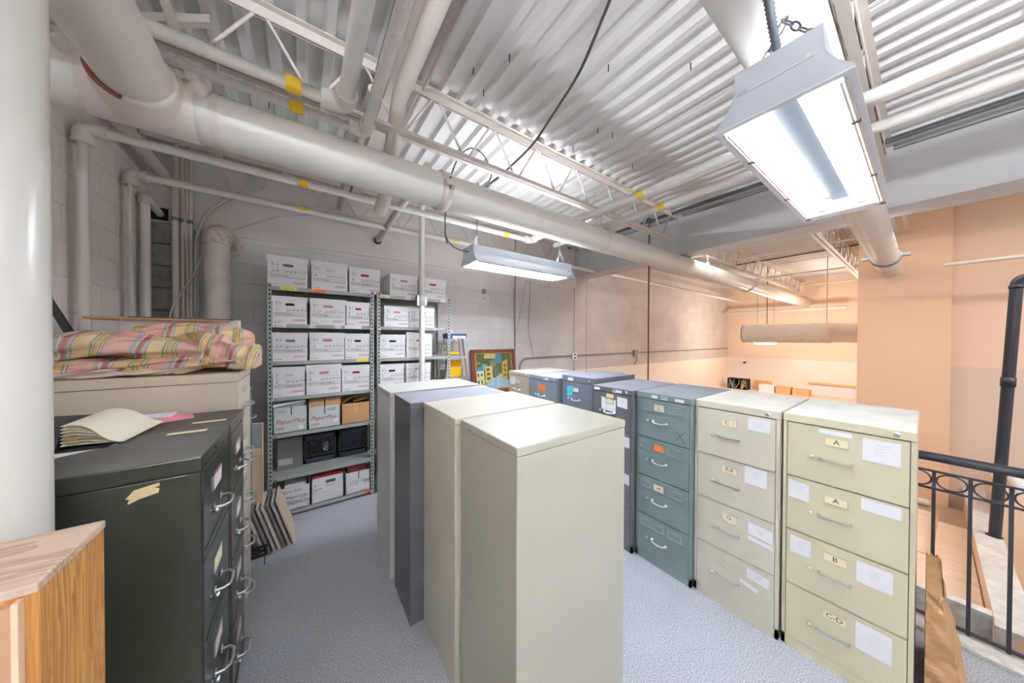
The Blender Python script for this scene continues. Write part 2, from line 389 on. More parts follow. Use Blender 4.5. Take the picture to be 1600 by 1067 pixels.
# ------------------------------------------------------------------ joists
def joist(y, x0, x1, label, n0=-.42, step=.485, zt=3.41, zb=3.10, short=.35):
    t = thing('steel_joist', label, 'joist', (x0, y, zb), 'open web joists under the deck')
    q = MB()
    for sg in (-1, 1):
        q.ext([(x0, y + sg * .006, ZD), (x0, y + sg * .045, ZD), (x0, y + sg * .045, ZD - .005), (x0, y + sg * .012, ZD - .006), (x0, y + sg * .012, zt), (x0, y + sg * .006, zt)][::sg], (x1 - x0, 0, 0), WHITE2)
    q.build('top_chord', t)
    q = MB()
    for sg in (-1, 1):
        q.ext([(x0 + short, y + sg * .006, zb - .025), (x0 + short, y + sg * .045, zb - .025), (x0 + short, y + sg * .045, zb - .02), (x0 + short, y + sg * .012, zb - .019), (x0 + short, y + sg * .012, zb + .02), (x0 + short, y + sg * .006, zb + .02)][::sg], (x1 - x0 - 2 * short, 0, 0), WHITE2)
    q.build('bottom_chord', t)
    q = MB(); pts = []; xx = n0
    while xx < x1 - .2:
        if xx > x0: pts += [(xx - .02, y, zb), (xx + .02, y, zb)]
        if x0 < xx + step / 2 < x1 - .1: pts += [(xx + step / 2 - .02, y, zt + .02), (xx + step / 2 + .02, y, zt + .02)]
        xx += step
    q.tube(pts, .009, WHITE2, 8); q.build('web_rod', t)
    q = MB(); q.box((x1 - .14, y - .05, zt), (x1, y + .05, ZD - .006), WHITE2); q.build('seat', t)
    return t
joist(2.08, XW + .01, XB + .14, 'white steel joist running directly above the thick main pipe')
joist(.24, XW + .01, XB + .14, 'white steel joist above the nearest hanging lamp')
joist(3.86, XW + .01, XB + .14, 'white steel joist closest to the back block wall', short=.3)
joist(2.16, XB + .2, XF, 'peach lit joist over the far hall beyond the beam', n0=XB + .5)
joist(.86, XB + .2, XF, 'far hall joist nearest the peach pier', n0=XB + .5)
# bridging angle between joists at the left
b = MB(); b.ext([(-.70, 2.46, 3.40), (-.40, 2.26, 3.40), (-.40, 2.30, 3.40), (-.70, 2.50, 3.40)], (0, 0, .045), WHITE2)
b.ext([(-.66, 2.10, 3.12), (-.62, 2.10, 3.12), (-.62, 3.84, 3.42), (-.66, 3.84, 3.42)], (0, 0, .03), WHITE2); b.ext([(-.58, 3.84, 3.12), (-.54, 3.84, 3.12), (-.54, 2.10, 3.42), (-.58, 2.10, 3.42)], (0, 0, .03), WHITE2)
one(b, 'bridging_angle', 'white angle bracing between joists at the upper left', 'brace')

# ------------------------------------------------------------------ pipes
def pipe(name, label, cat, path, r, m, group=None, elbows=(), tapes=(), seg=20, er=1.28):
    t = thing(name, label, cat, path[0], group)
    q = MB(); q.tube(path, r, m, seg)
    q.build('pipe_run', t)
    for i in elbows:
        p = Vector(path[i]); a = (Vector(path[i - 1]) - p).normalized(); c = (Vector(path[i + 1]) - p).normalized()
        q = MB(); L = r * 2.4
        arc = [p + a * (L * .62) * (1 - k / 10) ** 2 + c * (L * .62) * (k / 10) ** 2 for k in range(11)]
        arc = [p + a * L] + arc + [p + c * L]
        q.tube(arc, r * er, m, seg)
        q.tube([p + a * L, p + a * (L + r * .5)], r * er * 1.1, m, seg); q.tube([p + c * L, p + c * (L + r * .5)], r * er * 1.1, m, seg)
        q.build('elbow', t)
    for (p, d) in tapes:
        p = Vector(p); d = Vector(d).normalized(); q = MB(); q.tube([p - d * .03, p + d * .03], r * 1.03, YELLOW, seg); q.build('yellow_tape', t)
    return t
def rounded(path, r, n=6):
    out = [Vector(path[0])]
    for i in range(1, len(path) - 1):
        p = Vector(path[i]); a = (Vector(path[i - 1]) - p).normalized(); c = (Vector(path[i + 1]) - p).normalized()
        for k in range(n + 1):
            th = k / n; out.append((p + a * r) * (1 - th) ** 2 + p * 2 * th * (1 - th) + (p + c * r) * th ** 2)
    out.append(Vector(path[-1])); return out
def clevis(t, c, r, axis='x', ztop=3.1, strap=.03):
    """ring hanger with rod"""
    q = MB(); x, y, z = c
    for k in range(1):
        q.grid(lambda u, v: (x + (v - .5) * strap, y + math.cos(u * 2 * PI) * (r + .004), z + math.sin(u * 2 * PI) * (r + .004)) if axis == 'x' else (x + math.cos(u * 2 * PI) * (r + .004), y + (v - .5) * strap, z + math.sin(u * 2 * PI) * (r + .004)), 28, 2, WHITE2, True, True)
    q.cyl((x, y, z + r), (x, y, ztop), .006, WHITE2, 8); q.box((x - .02, y - .02, z + r), (x + .02, y + .02, z + r + .05), WHITE2)
    q.build('ring_hanger', t)
YM, ZM, RM = 2.078, 2.78, .122
t = pipe('main_pipe', 'thick white sprinkler main crossing the whole ceiling to the far hall', 'pipe', [(XW, YM, ZM), (XF, YM, ZM)], RM, WHITE, seg=32)
for x in (-.34, 2.67, 5.38): clevis(t, (x, YM, ZM), RM, ztop=3.1, strap=.035)
for x in (.842, 7.2):
    q = MB(); q.lathe((x - .035, YM, ZM), (1, 0, 0), [(0, RM), (0, RM + .014), (.07, RM + .014), (.07, RM)], WHITE2, 32)
    for sg in (-1, 1):
        q.box((x - .035, YM + sg * (RM + .005), ZM - .02), (x + .035, YM + sg * (RM + .05), ZM + .02), WHITE2, .006)
        q.cyl((x, YM + sg * (RM + .032), ZM - .04), (x, YM + sg * (RM + .032), ZM + .04), .008, DGREY, 8)
    q.build('coupling', t)
# branch header coming from behind the camera with its mechanical tee
t = pipe('header_pipe', 'thick white pipe coming overhead into the saddle tee on the main', 'pipe', [(-.53, -3.5, 2.795), (-.565, YM - .13, 2.795)], .114, WHITE, seg=32)
q = MB(); xh = -.565
def saddle(u, v):
    a = -1.5 + 3.0 * v; rr = RM + .016
    return (xh - .165 + .33 * u, YM - math.cos(a) * rr, ZM + math.sin(a) * rr)
q.grid(saddle, 12, 16, WHITE2)
q.lathe((xh, YM - .07, ZM + .01), (0, -1, 0), [(0, .155), (.05, .145), (.085, .128), (.10, .126), (.10, .112)], WHITE2, 32)
q.build('saddle_tee', t)
q = MB(); q.tube([(xh + .122 * math.cos(a), YM - .172, ZM + .012 + .122 * math.sin(a)) for a in [PI * .80 + k * PI * .62 / 16 for k in range(17)]], .009, REDOX, 8); q.build('gasket', t)
for sg in (-1, 1):
    q = MB(); q.box((xh + sg * .16 - .03, YM - .12, ZM + RM * .75), (xh + sg * .16 + .03, YM - .02, ZM + RM * .75 + .05), WHITE2, .012)
    q.lathe((xh + sg * .165, YM - .10, ZM + RM * .45), (sg * .5, -.8, .25), [(0, .035), (.05, .03), (.06, .018)], WHITE2, 12)
    q.build('bolt_ear', t)

pipe('second_main_pipe', 'thick white pipe above the nearest lamp entering the peach pier', 'pipe', [(XW, .30, 2.77), (7.0, .31, 2.73)], .112, WHITE, seg=32)
t = bpy.data.objects['second_main_pipe']
q = MB(); q.lathe((5.9, .308, 2.735), (1, 0, 0), [(0, .112), (0, .128), (.06, .128), (.06, .112)], STEEL, 28)
for sg in (-1, 1): q.box((5.9, .308 + sg * .12, 2.715), (5.96, .308 + sg * .19, 2.755), STEEL, .006)
q.build('coupling', t)
clevis(t, (4.95, .305, 2.745), .112, ztop=3.1)
q = MB(); q.box((4.8, .245, 3.20), (7.0, .305, 3.26), WHITE2); q.box((4.8, .16, 3.22), (6.8, .19, 3.25), WHITE2); one(q, 'strut_channel', 'peach lit strut channel beside the pipe at the pier', 'channel')
q = MB(); q.tube([(6.4, -.12, 2.62), (6.4, -5, 2.62)], .022, WHITE2); one(q, 'hall_conduit', 'thin pale conduit across the dark peach wall below the beam', 'pipe')
# wall pipes with yellow tape
ZP = 2.95
XR1, XR2 = 2.38, 2.76
pipe('sprinkler_pipe', 'white pipe rising at the left wall, topmost of the two along the back', 'pipe', [(-1.065, 2.94, .3), (-1.065, 2.94, ZP), (XR1, 2.94, ZP), (XR1, -5, ZP)], .032, WHITE, 'white branch pipes with yellow tape', (1, 2), [((.014, 2.94, ZP), (1, 0, 0)), ((2.0, 2.94, ZP), (1, 0, 0)), ((XR1, 1.44, ZP), (0, 1, 0))])
pipe('sprinkler_pipe', 'white pipe rising at the left wall, lower of the two along the back', 'pipe', [(-1.065, 3.54, .3), (-1.065, 3.54, ZP), (11.6, 3.54, ZP - .03)], .030, WHITE, 'white branch pipes with yellow tape', (1,), [((.018, 3.54, ZP), (1, 0, 0)), ((1.62, 3.54, ZP), (1, 0, 0))])
t = thing('sprinkler_pipe', 'short white riser at the left wall turning into the dark block hole', 'pipe', (-1.065, 3.80, .3)); q = MB()
q.tube(rounded([(-1.065, 3.80, .3), (-1.065, 3.80, 2.88), (-1.04, YW - .01, 2.81)], .06), .029, WHITE, 16); q.build('pipe_run', t)
q = MB(); q.lathe((-1.065, 3.80, 2.82), (0, 0, 1), [(0, .034), (.005, .04), (.05, .04), (.075, .032), (.085, .015)], WHITE2, 18); q.build('elbow', t)
pipe('sprinkler_pipe', 'white pipe under the near joist, thicker one with the left elbow', 'pipe', [(XW + .006, 1.83, ZP), (.19, 1.83, ZP), (.19, -5, ZP)], .037, WHITE, 'white branch pipes with yellow tape', (1,), [((-.03, 1.83, ZP), (1, 0, 0))])
t = pipe('sprinkler_pipe', 'speckled white pipe under the near joist, thinner one with the right elbow', 'pipe', [(XW + .006, 1.975, ZP - .01), (.312, 1.975, ZP - .01), (.312, -5, ZP - .01)], .029, OLDPIPE, 'white branch pipes with yellow tape', (1,), [((-.02, 1.975, ZP - .01), (1, 0, 0))])
pipe('sprinkler_pipe', 'white pipe left of the beam, right one of the taped pair', 'pipe', [(XR2, 2.9, ZP), (XR2, -5, ZP)], .030, WHITE, 'white branch pipes with yellow tape', (), [((XR2, 1.45, ZP), (0, 1, 0))])
q = MB(); q.tube([(2.57, 2.6, 3.02), (2.57, -5, 3.02)], .032, WHITE2); one(q, 'sprinkler_pipe', 'plain white pipe between the two taped pipes by the beam', 'pipe')
# plain stubs and ducts behind the elbows
q = MB(); q.tube([(.36, 1.95, 3.20), (.36, 3.95, 3.20)], .034, WHITE2); one(q, 'vent_stub_pipe', 'short plain pipe behind the elbows ending before the back wall', 'pipe')
q = MB(); q.tube([(.52, -4.5, 3.30), (.52, 2.0, 3.26), (.50, 2.35, 2.72), (.50, 2.5, 2.7)], .048, WHITE2); one(q, 'drop_pipe', 'plain white drop pipe passing behind the main below the joist', 'pipe')
q = MB(); q.tube([(.78, 2.2, 3.0), (.78, 4.03, 2.93)], .034, WHITE2); q.tube([(.78, 4.0, 2.931), (.78, 4.029, 2.93)], .045, DARK); one(q, 'roof_drain_pipe', 'grey white pipe running back into the plaster band', 'pipe')
q = MB(); q.box((.47, -5, 3.38), (.55, 4.02, 3.455), WHITE2); one(q, 'strut_channel', 'white square channel running back along the deck flutes', 'channel')
q = MB(); q.tube([(.40, -5, 3.42), (.40, 4.0, 3.42)], .012, DGREY, 8); one(q, 'ceiling_conduit', 'thin dark conduit beside the square channel on the deck', 'conduit')
q = MB(); q.tube([(.70, -5, 3.445), (.70, 4.0, 3.445)], .012, mat('pinkish_conduit', (204, 190, 180), .6), 8); one(q, 'ceiling_conduit', 'thin pinkish conduit on the deck right of the square channel', 'conduit')
q = MB(); q.tube([(4.2, -5, 3.445), (4.2, YW - .02, 3.445)], .02, DGREY, 8); q.box((4.15, .55, 3.39), (4.25, .75, 3.46), DGREY); one(q, 'ceiling_conduit', 'grey conduit with junction box along the top of the beam', 'conduit')
# steel post in front of the shelving
t = thing('steel_post', 'slim white steel post standing in front of the right shelving bay', 'post', (1.135, 3.40, 0))
q = MB(); q.cyl((1.135, 3.40, .008), (1.135, 3.40, 3.46), .032, WHITE, 20); q.build('tube', t)
q = MB(); q.box((1.075, 3.385, 2.08), (1.10, 3.43, 2.20), STEEL); q.box((1.168, 3.385, 2.08), (1.19, 3.43, 2.20), STEEL); q.lathe((1.135, 3.40, 2.08), (0, 0, 1), [(0, .034), (0, .037), (.12, .037), (.12, .034)], WHITE2, 20)
q.box((1.075, 3.43, 2.08), (1.19, 3.445, 2.20), STEEL); q.build('clamp', t)
q = MB(); q.box((1.085, 3.35, 0), (1.185, 3.45, .008), WHITE); q.build('base_plate', t)
# near column at the left
t = thing('round_column', 'thick round white column at the left edge, close to the viewer', 'column', (-.578, 1.18, 0))
q = MB(); q.cyl((-.578, 1.18, 0), (-.578, 1.18, ZD), .098, mat('column_gloss', (222, 222, 216), .25), 48); q.build('shaft', t)
# insulated vent elbow on the back wall
t = thing('vent_duct', 'white wrapped vent duct with a rounded elbow into the back wall', 'duct', (-.625, 3.78, 0))
q = MB(); ins = mat('wrapped_insulation', (216, 208, 200), .75, var=.12, vs=9, bump=.8, bs=14)
q.grid(lambda u, v: (-.625 + math.cos(u * 2 * PI) * (.085 + .004 * math.sin(v * 31 + u * 9)), 3.78 + math.sin(u * 2 * PI) * (.085 + .003 * math.sin(v * 17)), v * 2.56), 28, 40, ins, True, True)
q.build('riser', t)
q = MB(); ec = mat('elbow_plaster', (206, 196, 186), .8, var=.3, vs=22, bump=1, bs=30)
arc = [(-.625, 3.78, 2.55)] + [(-.625 + .0 * k, 3.78 + .10 * (1 - math.cos(k / 8 * PI / 2)), 2.56 + .10 * math.sin(k / 8 * PI / 2)) for k in range(9)] + [(-.60, YW - .002, 2.655)]
q.tube(arc, .096, ec, 28); q.lathe((-.60, YW - .012, 2.62), (0, 1, 0), [(0, .10), (.004, .12), (.01, .12)], ec, 20); q.build('elbow', t)
# bundled conduits in the corner
for k, (x, y, r, lb) in enumerate([(-.925, 3.93, .022, 'thickest vertical conduit of the corner bundle, at its left side'), (-.885, 3.95, .013, 'thin vertical conduit second from left in the corner bundle'), (-.857, 3.955, .011, 'thin vertical conduit in the middle of the corner bundle'), (-.832, 3.95, .012, 'thin vertical conduit at the right of the corner bundle')]):
    q = MB(); q.cyl((x, y, 0), (x, y, 3.46), r, WHITE2, 12)
    for z in (1.7, 2.75): q.lathe((x, y, z), (0, 0, 1), [(0, r), (0, r * 1.25), (.03, r * 1.25), (.03, r)], STEEL, 12)
    one(q, 'conduit', lb, 'conduit', 'corner conduit bundle')
cab = mat('white_cable', (196, 190, 182), .6)
for path, r, lb in [([(-.81, 3.94, 1.6), (-.80, 3.94, 2.6), (-.74, 3.93, 2.85), (-.58, 3.92, 3.05), (-.42, 3.9, 3.3), (-.42, 3.9, 3.46)], .011, 'grey cable fanning out right from the corner bundle to the deck'),
                    ([(-.80, 3.96, 1.6), (-.79, 3.96, 2.75), (-.70, 3.96, 2.90), (-.30, 3.95, 3.26), (-.28, 3.95, 3.46)], .010, 'long grey cable bending farthest right from the corner bundle'),
                    ([(-.84, 3.9, 2.2), (-.86, 3.88, 2.9), (-.90, 3.88, 3.15), (-.95, 3.9, 3.46)], .007, 'thin white cable crossing the corner bundle'),
                    ([(-.97, 3.86, 1.6), (-.94, 3.86, 1.95), (-.80, 3.84, 2.25), (-.68, 3.82, 2.60), (-.5, 3.8, 2.73), (-.18, 3.6, 2.86), (.30, 3.56, 2.99), (.75, 3.5, 3.02)], .006, 'loose white cable arching over the vent duct to the pipe')]:
    q = MB(); q.tube(rounded(path, .06), r, cab, 8); one(q, 'cable', lb, 'cable')
q = MB(); q.tube([(-1.10, 2.2, 3.3), (-.98, YW - .03, 3.12)], .045, WHITE2); q.lathe((-.982, YW - .03, 3.122), (0, 1, 0), [(0, .06), (.028, .06)], WHITE2, 18); one(q, 'vent_stub_pipe', 'plain white pipe slanting into the back wall behind the main', 'pipe')
# back wall fittings right of the shelving
q = MB(); q.cyl((2.33, YW - .001, 2.44), (2.33, YW - .018, 2.44), .045, STEEL, 24); q.cyl((2.33, YW, 2.335), (2.33, YW - .006, 2.335), .01, DGREY, 10); one(q, 'knockout_plate', 'small round grey cap on the block wall beside the shelving', 'plate')
gc = mat('grey_conduit', (150, 144, 144), .5)
for path, r, lb in [([(2.93, YW - .02, .2), (2.93, YW - .02, 3.4)], .014, 'grey vertical conduit on the block wall right of the lamp'),
                    ([(3.33, YW - .01, 1.4), (3.22, YW - .012, 1.9), (3.27, YW - .01, 2.6), (3.25, YW - .01, 3.0)], .006, 'thin loose wire hanging down the block wall')]:
    q = MB(); q.tube(path, r, gc, 10); one(q, 'conduit', lb, 'conduit')
q = MB(); q.tube([(3.18, YW - .015, 2.75), (3.0, YW - .015, 1.95), (2.94, YW - .03, 1.75)], .004, gc, 6); one(q, 'wire', 'thin slanting wire joining the vertical wall conduit', 'wire')
q = MB(); q.tube(rounded([(3.03, YW - .025, .3), (3.03, YW - .025, 1.36), (3.9, YW - .025, 1.372)], .17, 8) + [(4.33, YW - .025, 1.374)], .017, gc, 12)
q.tube([(4.42, YW - .02, 1.374), (12.15, YW - .02, 1.39)], .014, gc, 10); one(q, 'wall_conduit', 'grey conduit curving up and running along the block wall', 'conduit')
t = thing('wall_outlet', 'white outlet box on the block wall above the cabinets', 'outlet', (4.375, YW, 1.36)); q = MB()
q.box((4.31, YW - .045, 1.29), (4.44, YW, 1.42), PAPER, .006); q.build('box', t)
q = MB(); q.box((4.355, YW - .048, 1.375), (4.395, YW - .044, 1.405), DARK); q.box((4.355, YW - .048, 1.31), (4.395, YW - .044, 1.34), DARK); q.build('socket', t)
q = MB(); q.box((6.4, YW - .06, 1.30), (6.55, YW - .01, 1.44), STEEL); q.tube([(6.5, YW - .04, 1.30), (6.52, YW - .05, 1.2), (6.4, YW - .05, 1.1)], .01, DGREY, 8); one(q, 'switch_box', 'small grey electrical box on the far wall conduit', 'box')
# block joint lines
q = MB(); q.box((4.383, YW - .003, .0), (4.392, YW, 2.9), DARK); struct(q, 'trim_6')
# hanging rods in front of the beam
q = MB(); q.cyl((4.2, 2.40, -2.9), (4.2, 2.40, 3.46), .011, REDROD, 10); q.box((4.12, 2.36, 3.44), (4.28, 2.44, 3.468), DGREY); one(q, 'red_rod', 'thin rust red vertical rod hanging in front of the beam', 'rod')
q = MB(); q.cyl((4.3, 3.66, -2.9), (4.3, 3.66, 3.4), .004, gc, 6); one(q, 'wire', 'thin vertical wire right of the red rod', 'wire')
# far hall overhead
t = thing('spiral_duct', 'round perforated duct hanging in the far hall with closed end', 'duct', (9, 2.64, 1.85))
q = MB(); dm = mat('duct_fabric', (250, 242, 230), .6, var=.04, vs=10)
q.grid(lambda u, v: (9 + math.cos(u * 2 * PI) * (.215 + .004 * math.sin(v * 150)), 2.64 - v * 1.45, 1.845 + math.sin(u * 2 * PI) * (.215 + .004 * math.sin(v * 150))), 28, 90, dm, True, True); q.build('perforated_section', t)
q = MB(); q.lathe((9, 1.2, 1.845), (0, -1, 0), [(0, .222), (.05, .222), (.05, .205), (.56, .205)], dm, 28); q.build('plain_section', t)
q = MB(); q.cyl((9, 2.655, 1.845), (9, 2.63, 1.845), .222, mat('duct_cap', (196, 182, 172), .6), 32); q.build('end_cap', t)
q = MB()
for k in range(14): q.box((8.84, 2.55 - k * .1, 1.70), (8.862, 2.575 - k * .1, 1.73), DGREY)
q.build('air_holes', t)
for (x, y, lb) in [(9, 2.2, 'dark rod holding the left end of the perforated duct'), (9, 1.22, 'pale rod holding the middle joint of the duct')]:
    q = MB(); q.cyl((x, y, 2.06), (x, y, 3.46), .008, DGREY if y > 2 else WHITE2, 8); one(q, 'hanger_rod', lb, 'rod')
q = MB(); q.tube([(11.5, 3.87, 2.555), (11.5, 1.2, 2.545)], .045, WHITE2, 16); one(q, 'hall_pipe', 'thick pale pipe along the far peach wall above the duct', 'pipe')
for (x, y0, y1, z, r, lb) in [(6.68, 2.2, .62, 3.2, .018, 'pale conduit across the far hall nearest the beam'), (9.2, 2.5, .62, 3.2, .022, 'pale conduit across the middle of the far hall'), (11.3, 3.0, .9, 3.2, .018, 'pale conduit across the far hall nearest its end wall'), (8.3, 2.6, .62, 3.44, .014, 'dark line of conduit on the far hall deck')]:
    q = MB(); q.tube([(x, y0, z), (x, y1, z)], r, WHITE2 if r != .014 else DGREY, 10); one(q, 'hall_conduit', lb, 'conduit')
t = thing('hall_lamp', 'small lit fluorescent lamp hanging in the far hall below the duct', 'lamp', (10.5, 2.6, 1.6)); q = MB()
q.ext([(10.42, 2.36, 1.58), (10.58, 2.36, 1.58), (10.54, 2.36, 1.65), (10.46, 2.36, 1.65)], (0, .48, 0), LAMPW); q.build('housing', t)
q = MB(); q.box((10.44, 2.38, 1.572), (10.56, 2.82, 1.58), mat('hall_tube_glow', (255, 250, 240), .4, emit=4)); q.build('tube', t)
q = MB(); q.cyl((10.5, 2.42, 1.65), (10.5, 2.42, 3.46), .004, DGREY, 6); q.cyl((10.5, 2.78, 1.65), (10.5, 2.78, 3.46), .004, DGREY, 6); q.build('chain', t)
q = MB(); q.cyl((12.2, 3.55, .93), (12.17, 3.55, .93), .035, PAPER, 12); q.box((12.1, 3.52, .90), (12.17, 3.57, .95), DARK); one(q, 'security_camera', 'tiny dark camera on the far peach wall', 'camera')
# ================================================================== HANGING LAMPS
def chain_mb(q, a, b, pitch=.028, wr=.0028, m=None):
    a = Vector(a); b = Vector(b); L = (b - a).length; n = max(2, int(L / pitch)); d = (b - a) / n; dn = d.normalized()
    u = dn.orthogonal().normalized(); v = dn.cross(u)
    for k in range(n):
        c = a + d * (k + .5); s = u if k % 2 else v; h = d.length * .62
        q.tube([c + dn * math.cos(t * PI / 5) * h + s * math.sin(t * PI / 5) * .0085 for t in range(10)], wr, m or DGREY, 5, False, True)
def lamp(x0, x1, yc, label, tube, up):
    TUBEM = mat('tube_glow_%g' % tube, (238, 246, 255), .4, emit=tube); UPFILLM = mat('added_uplight_glow_%g' % up, (240, 246, 255), .4, emit=up)
    z = 2.36
    t = thing('fluorescent_lamp', label, 'lamp', ((x0 + x1) / 2, yc, z), 'hanging twin tube lamps')
    pr = [(-.150, 0), (-.146, .010), (-.122, .035), (-.106, .062), (-.098, .080), (-.094, .150), (.094, .150), (.098, .080), (.106, .062), (.122, .035), (.146, .010), (.150, 0)]
    q = MB()
    for x in (x0, x1 - .004): q.ext([(x, yc + a, z + h) for a, h in pr], (.004, 0, 0), LAMPG)
    vs = []; 
    for a, h in pr: vs += [(x0, yc + a, z + h), (x1, yc + a, z + h)]
    q.add(vs, [(2 * i, 2 * i + 1, 2 * i + 3, 2 * i + 2) for i in range(len(pr) - 1)], LAMPG, False)
    for s in (-1, 1):
        q.box((x0, yc + s * .150, z - .003), (x1, yc + s * .128, z), LAMPW)
    q.box((x0, yc - .128, z - .003), (x0 + .018, yc + .128, z), LAMPW); q.box((x1 - .075, yc - .128, z - .003), (x1, yc + .128, z), LAMPW)
    for sg in (-1, 1): q.cyl((x0 - .003, yc + sg * .07, z + .085), (x0, yc + sg * .07, z + .085), .006, CHROME, 10)
    q.box((x0 - .002, yc - .085, z + .078), (x0, yc + .085, z + .081), LAMPW)
    q.build('housing', t)
    q = MB(); ri = [(-.128, 0), (-.112, .045), (-.085, .075), (-.02, .078), (-.02, .058), (.02, .058), (.02, .078), (.085, .075), (.112, .045), (.128, 0)]
    vs = []
    for a, h in ri: vs += [(x0 + .006, yc + a, z + h), (x1 - .075, yc + a, z + h)]
    q.add(vs, [(2 * i, 2 * i + 1, 2 * i + 3, 2 * i + 2) for i in range(len(ri) - 1)], LAMPR)
    q.box((x1 - .075, yc - .128, z), (x1 - .070, yc + .128, z + .075), LAMPW)
    q.box((x0 + .05, yc - .028, z + .045), (x1 - .12, yc + .028, z + .06), mat('lamp_spine', (52, 58, 64), .5))
    q.build('reflector', t)
    q = MB(); q.box((x0 + .08, yc - .05, z + .1505), (x1 - .08, yc + .05, z + .1525), UPFILLM); q.build('added_uplight', t)  # added glowing strip on the housing top, brightens the ceiling
    for s in (-1, 1):
        q = MB(); q.tube([(x0 + .035, yc + s * .062, z + .033), (x1 - .115, yc + s * .062, z + .033)], .0165, TUBEM, 16); q.build('tube', t)
        q = MB(); q.box((x1 - .112, yc + s * .062 - .018, z + .012), (x1 - .075, yc + s * .062 + .018, z + .06), LAMPW, .004); q.box((x0 + .006, yc + s * .062 - .018, z + .012), (x0 + .032, yc + s * .062 + .018, z + .06), LAMPW, .004); q.build('lamp_holder', t)
        q = MB()
        for yo in (.131, .122): q.tube([(x0 + .03, yc + s * yo, z - .006), (x1 - .06, yc + s * yo, z - .006)], .0035, CHROME, 8)
        for fx in (.22, .62, .96): q.box((x0 + (x1 - x0) * fx - .006, yc + s * .136, z - .010), (x0 + (x1 - x0) * fx + .006, yc + s * .117, z - .004), DGREY)
        q.build('guard_rail', t)
    for x in (x0 + .09, x1 - .09):
        q = MB(); zt = 3.085; ap = (x, yc, z + .29)
        chain_mb(q, (x - .02, yc - .088, z + .152), ap); chain_mb(q, (x + .02, yc + .088, z + .152), ap); chain_mb(q, ap, (x, yc - .01, zt))
        q.build('chain', t)
    return t
lamp(1.085, 2.31, .255, 'nearest fluorescent lamp hanging at the upper right on chains, tubes lit', TUBE * 1.1, 4)
lamp(1.19, 2.40, 2.345, 'smaller looking lit fluorescent lamp hanging over the back of the room', TUBE * 3.7, 14)
lamp(1.10, 2.32, -1.835, 'added unseen lamp behind the viewpoint over the right aisle, for fill light', 4, 22)  # this lamp and the next are added, unseen, as fill light
lamp(-.98, .24, -1.835, 'added unseen lamp behind the viewpoint by the left wall, for fill light', 3.5, 440)
def flex(q, path, r, m, n=260):
    P = rounded(path, .12, 8); q.tube(P, r * .86, m, 10)
    seg = [(P[i], P[i + 1]) for i in range(len(P) - 1)]; tot = sum((b - a).length for a, b in seg); k = int(tot / .011); pts = []; rad = []
    d = 0; step = tot / (2 * k); i = 0; acc = 0
    for j in range(2 * k + 1):
        s_ = j * step
        while i < len(seg) - 1 and acc + (seg[i][1] - seg[i][0]).length < s_: acc += (seg[i][1] - seg[i][0]).length; i += 1
        a, b = seg[i]; L = (b - a).length or 1e-6; pts.append(a + (b - a) * min(1, (s_ - acc) / L)); rad.append(r * (1.12 if j % 2 else .85))
    q.tube(pts, r, m, 8, True, False, rad)
q = MB(); flex(q, [(.96, .265, 3.45), (.99, .265, 2.75), (1.09, .265, 2.60), (1.175, .262, 2.512)], .011, mat('flex_grey', (120, 126, 134), .4, metal=.5)); q.cyl((1.175, .262, 2.505), (1.175, .262, 2.535), .018, STEEL, 12)
one(q, 'flexible_conduit', 'ribbed grey flexible conduit dropping into the nearest lamp', 'conduit')
q = MB(); flex(q, [(1.22, .82, 3.44), (1.40, 1.25, 3.34), (1.56, 1.9, 3.3), (1.40, 2.2, 3.10), (1.28, 2.2, 3.0)], .0085, mat('flex_brown', (96, 82, 76), .5, metal=.3)); one(q, 'flexible_conduit', 'long dark flexible conduit sweeping across the deck to the small connector box', 'conduit')
t = thing('connector_box', 'small grey connector hanging above the main pipe at the conduit end', 'box', (1.26, 2.2, 2.98)); q = MB()
q.tube([(1.31, 2.2, 3.03), (1.22, 2.2, 2.94)], .024, STEEL, 10); q.tube([(1.225, 2.2, 2.945), (1.20, 2.2, 2.92)], .015, DGREY, 8); q.build('body', t)
q = MB(); q.tube(rounded([(1.22, 2.2, 2.95), (1.38, 2.2, 3.12), (1.22, 2.2, 3.32), (1.05, 2.2, 3.22), (.95, 2.22, 2.94), (.95, 2.30, 2.60), (1.0, 2.34, 2.47), (1.20, 2.345, 2.46)], .12, 6), .0055, mat('cable_dark', (90, 84, 80), .6), 8); q.build('cable', t)

# ================================================================== FILING CABINETS
# local frame: front faces -x at x=0, depth runs +x, width along y, seen from the front the left side is +y
def handle_bar(parent, w, y, z, m=CHROME):
    q = MB(); L = .055
    q.box((-.032, y - L, z - .004), (-.022, y + L, z + .004), m, .002)
    for s in (-1, 1): q.box((-.030, y + s * L - .004, z - .006), (-.004, y + s * L + .004, z + .006), m)
    
    q.build('handle', parent, True)
def handle_bow(parent, w, y, z, m=CHROME):
    q = MB(); L = .05
    q.tube([(-.006 - .028 * math.sin(k / 10 * PI) ** .6, y + L * math.cos(k / 10 * PI), z - .006 * math.sin(k / 10 * PI)) for k in range(11)], .0048, m, 8)
    for s in (-1, 1): q.lathe((-.004, y + s * L, z), (-1, 0, 0), [(0, .011), (.006, .010), (.012, .005)], m, 12)
    q.build('handle', parent, True)
def handle_cup(parent, w, y, z, m=CHROME):
    q = MB(); L = .052
    q.tube([(-.004, y - L, z), (-.030, y - L, z), (-.044, y - L * .7, z - .004), (-.046, y, z - .006), (-.044, y + L * .7, z - .004), (-.030, y + L, z), (-.004, y + L, z)], .005, m, 8)
    for s in (-1, 1): q.box((-.010, y + s * L - .012, z - .012), (-.004, y + s * L + .012, z + .012), m, .003)
    q.build('handle', parent, True)
HANDLES = {'bar': handle_bar, 'bow': handle_bow, 'cup': handle_cup}
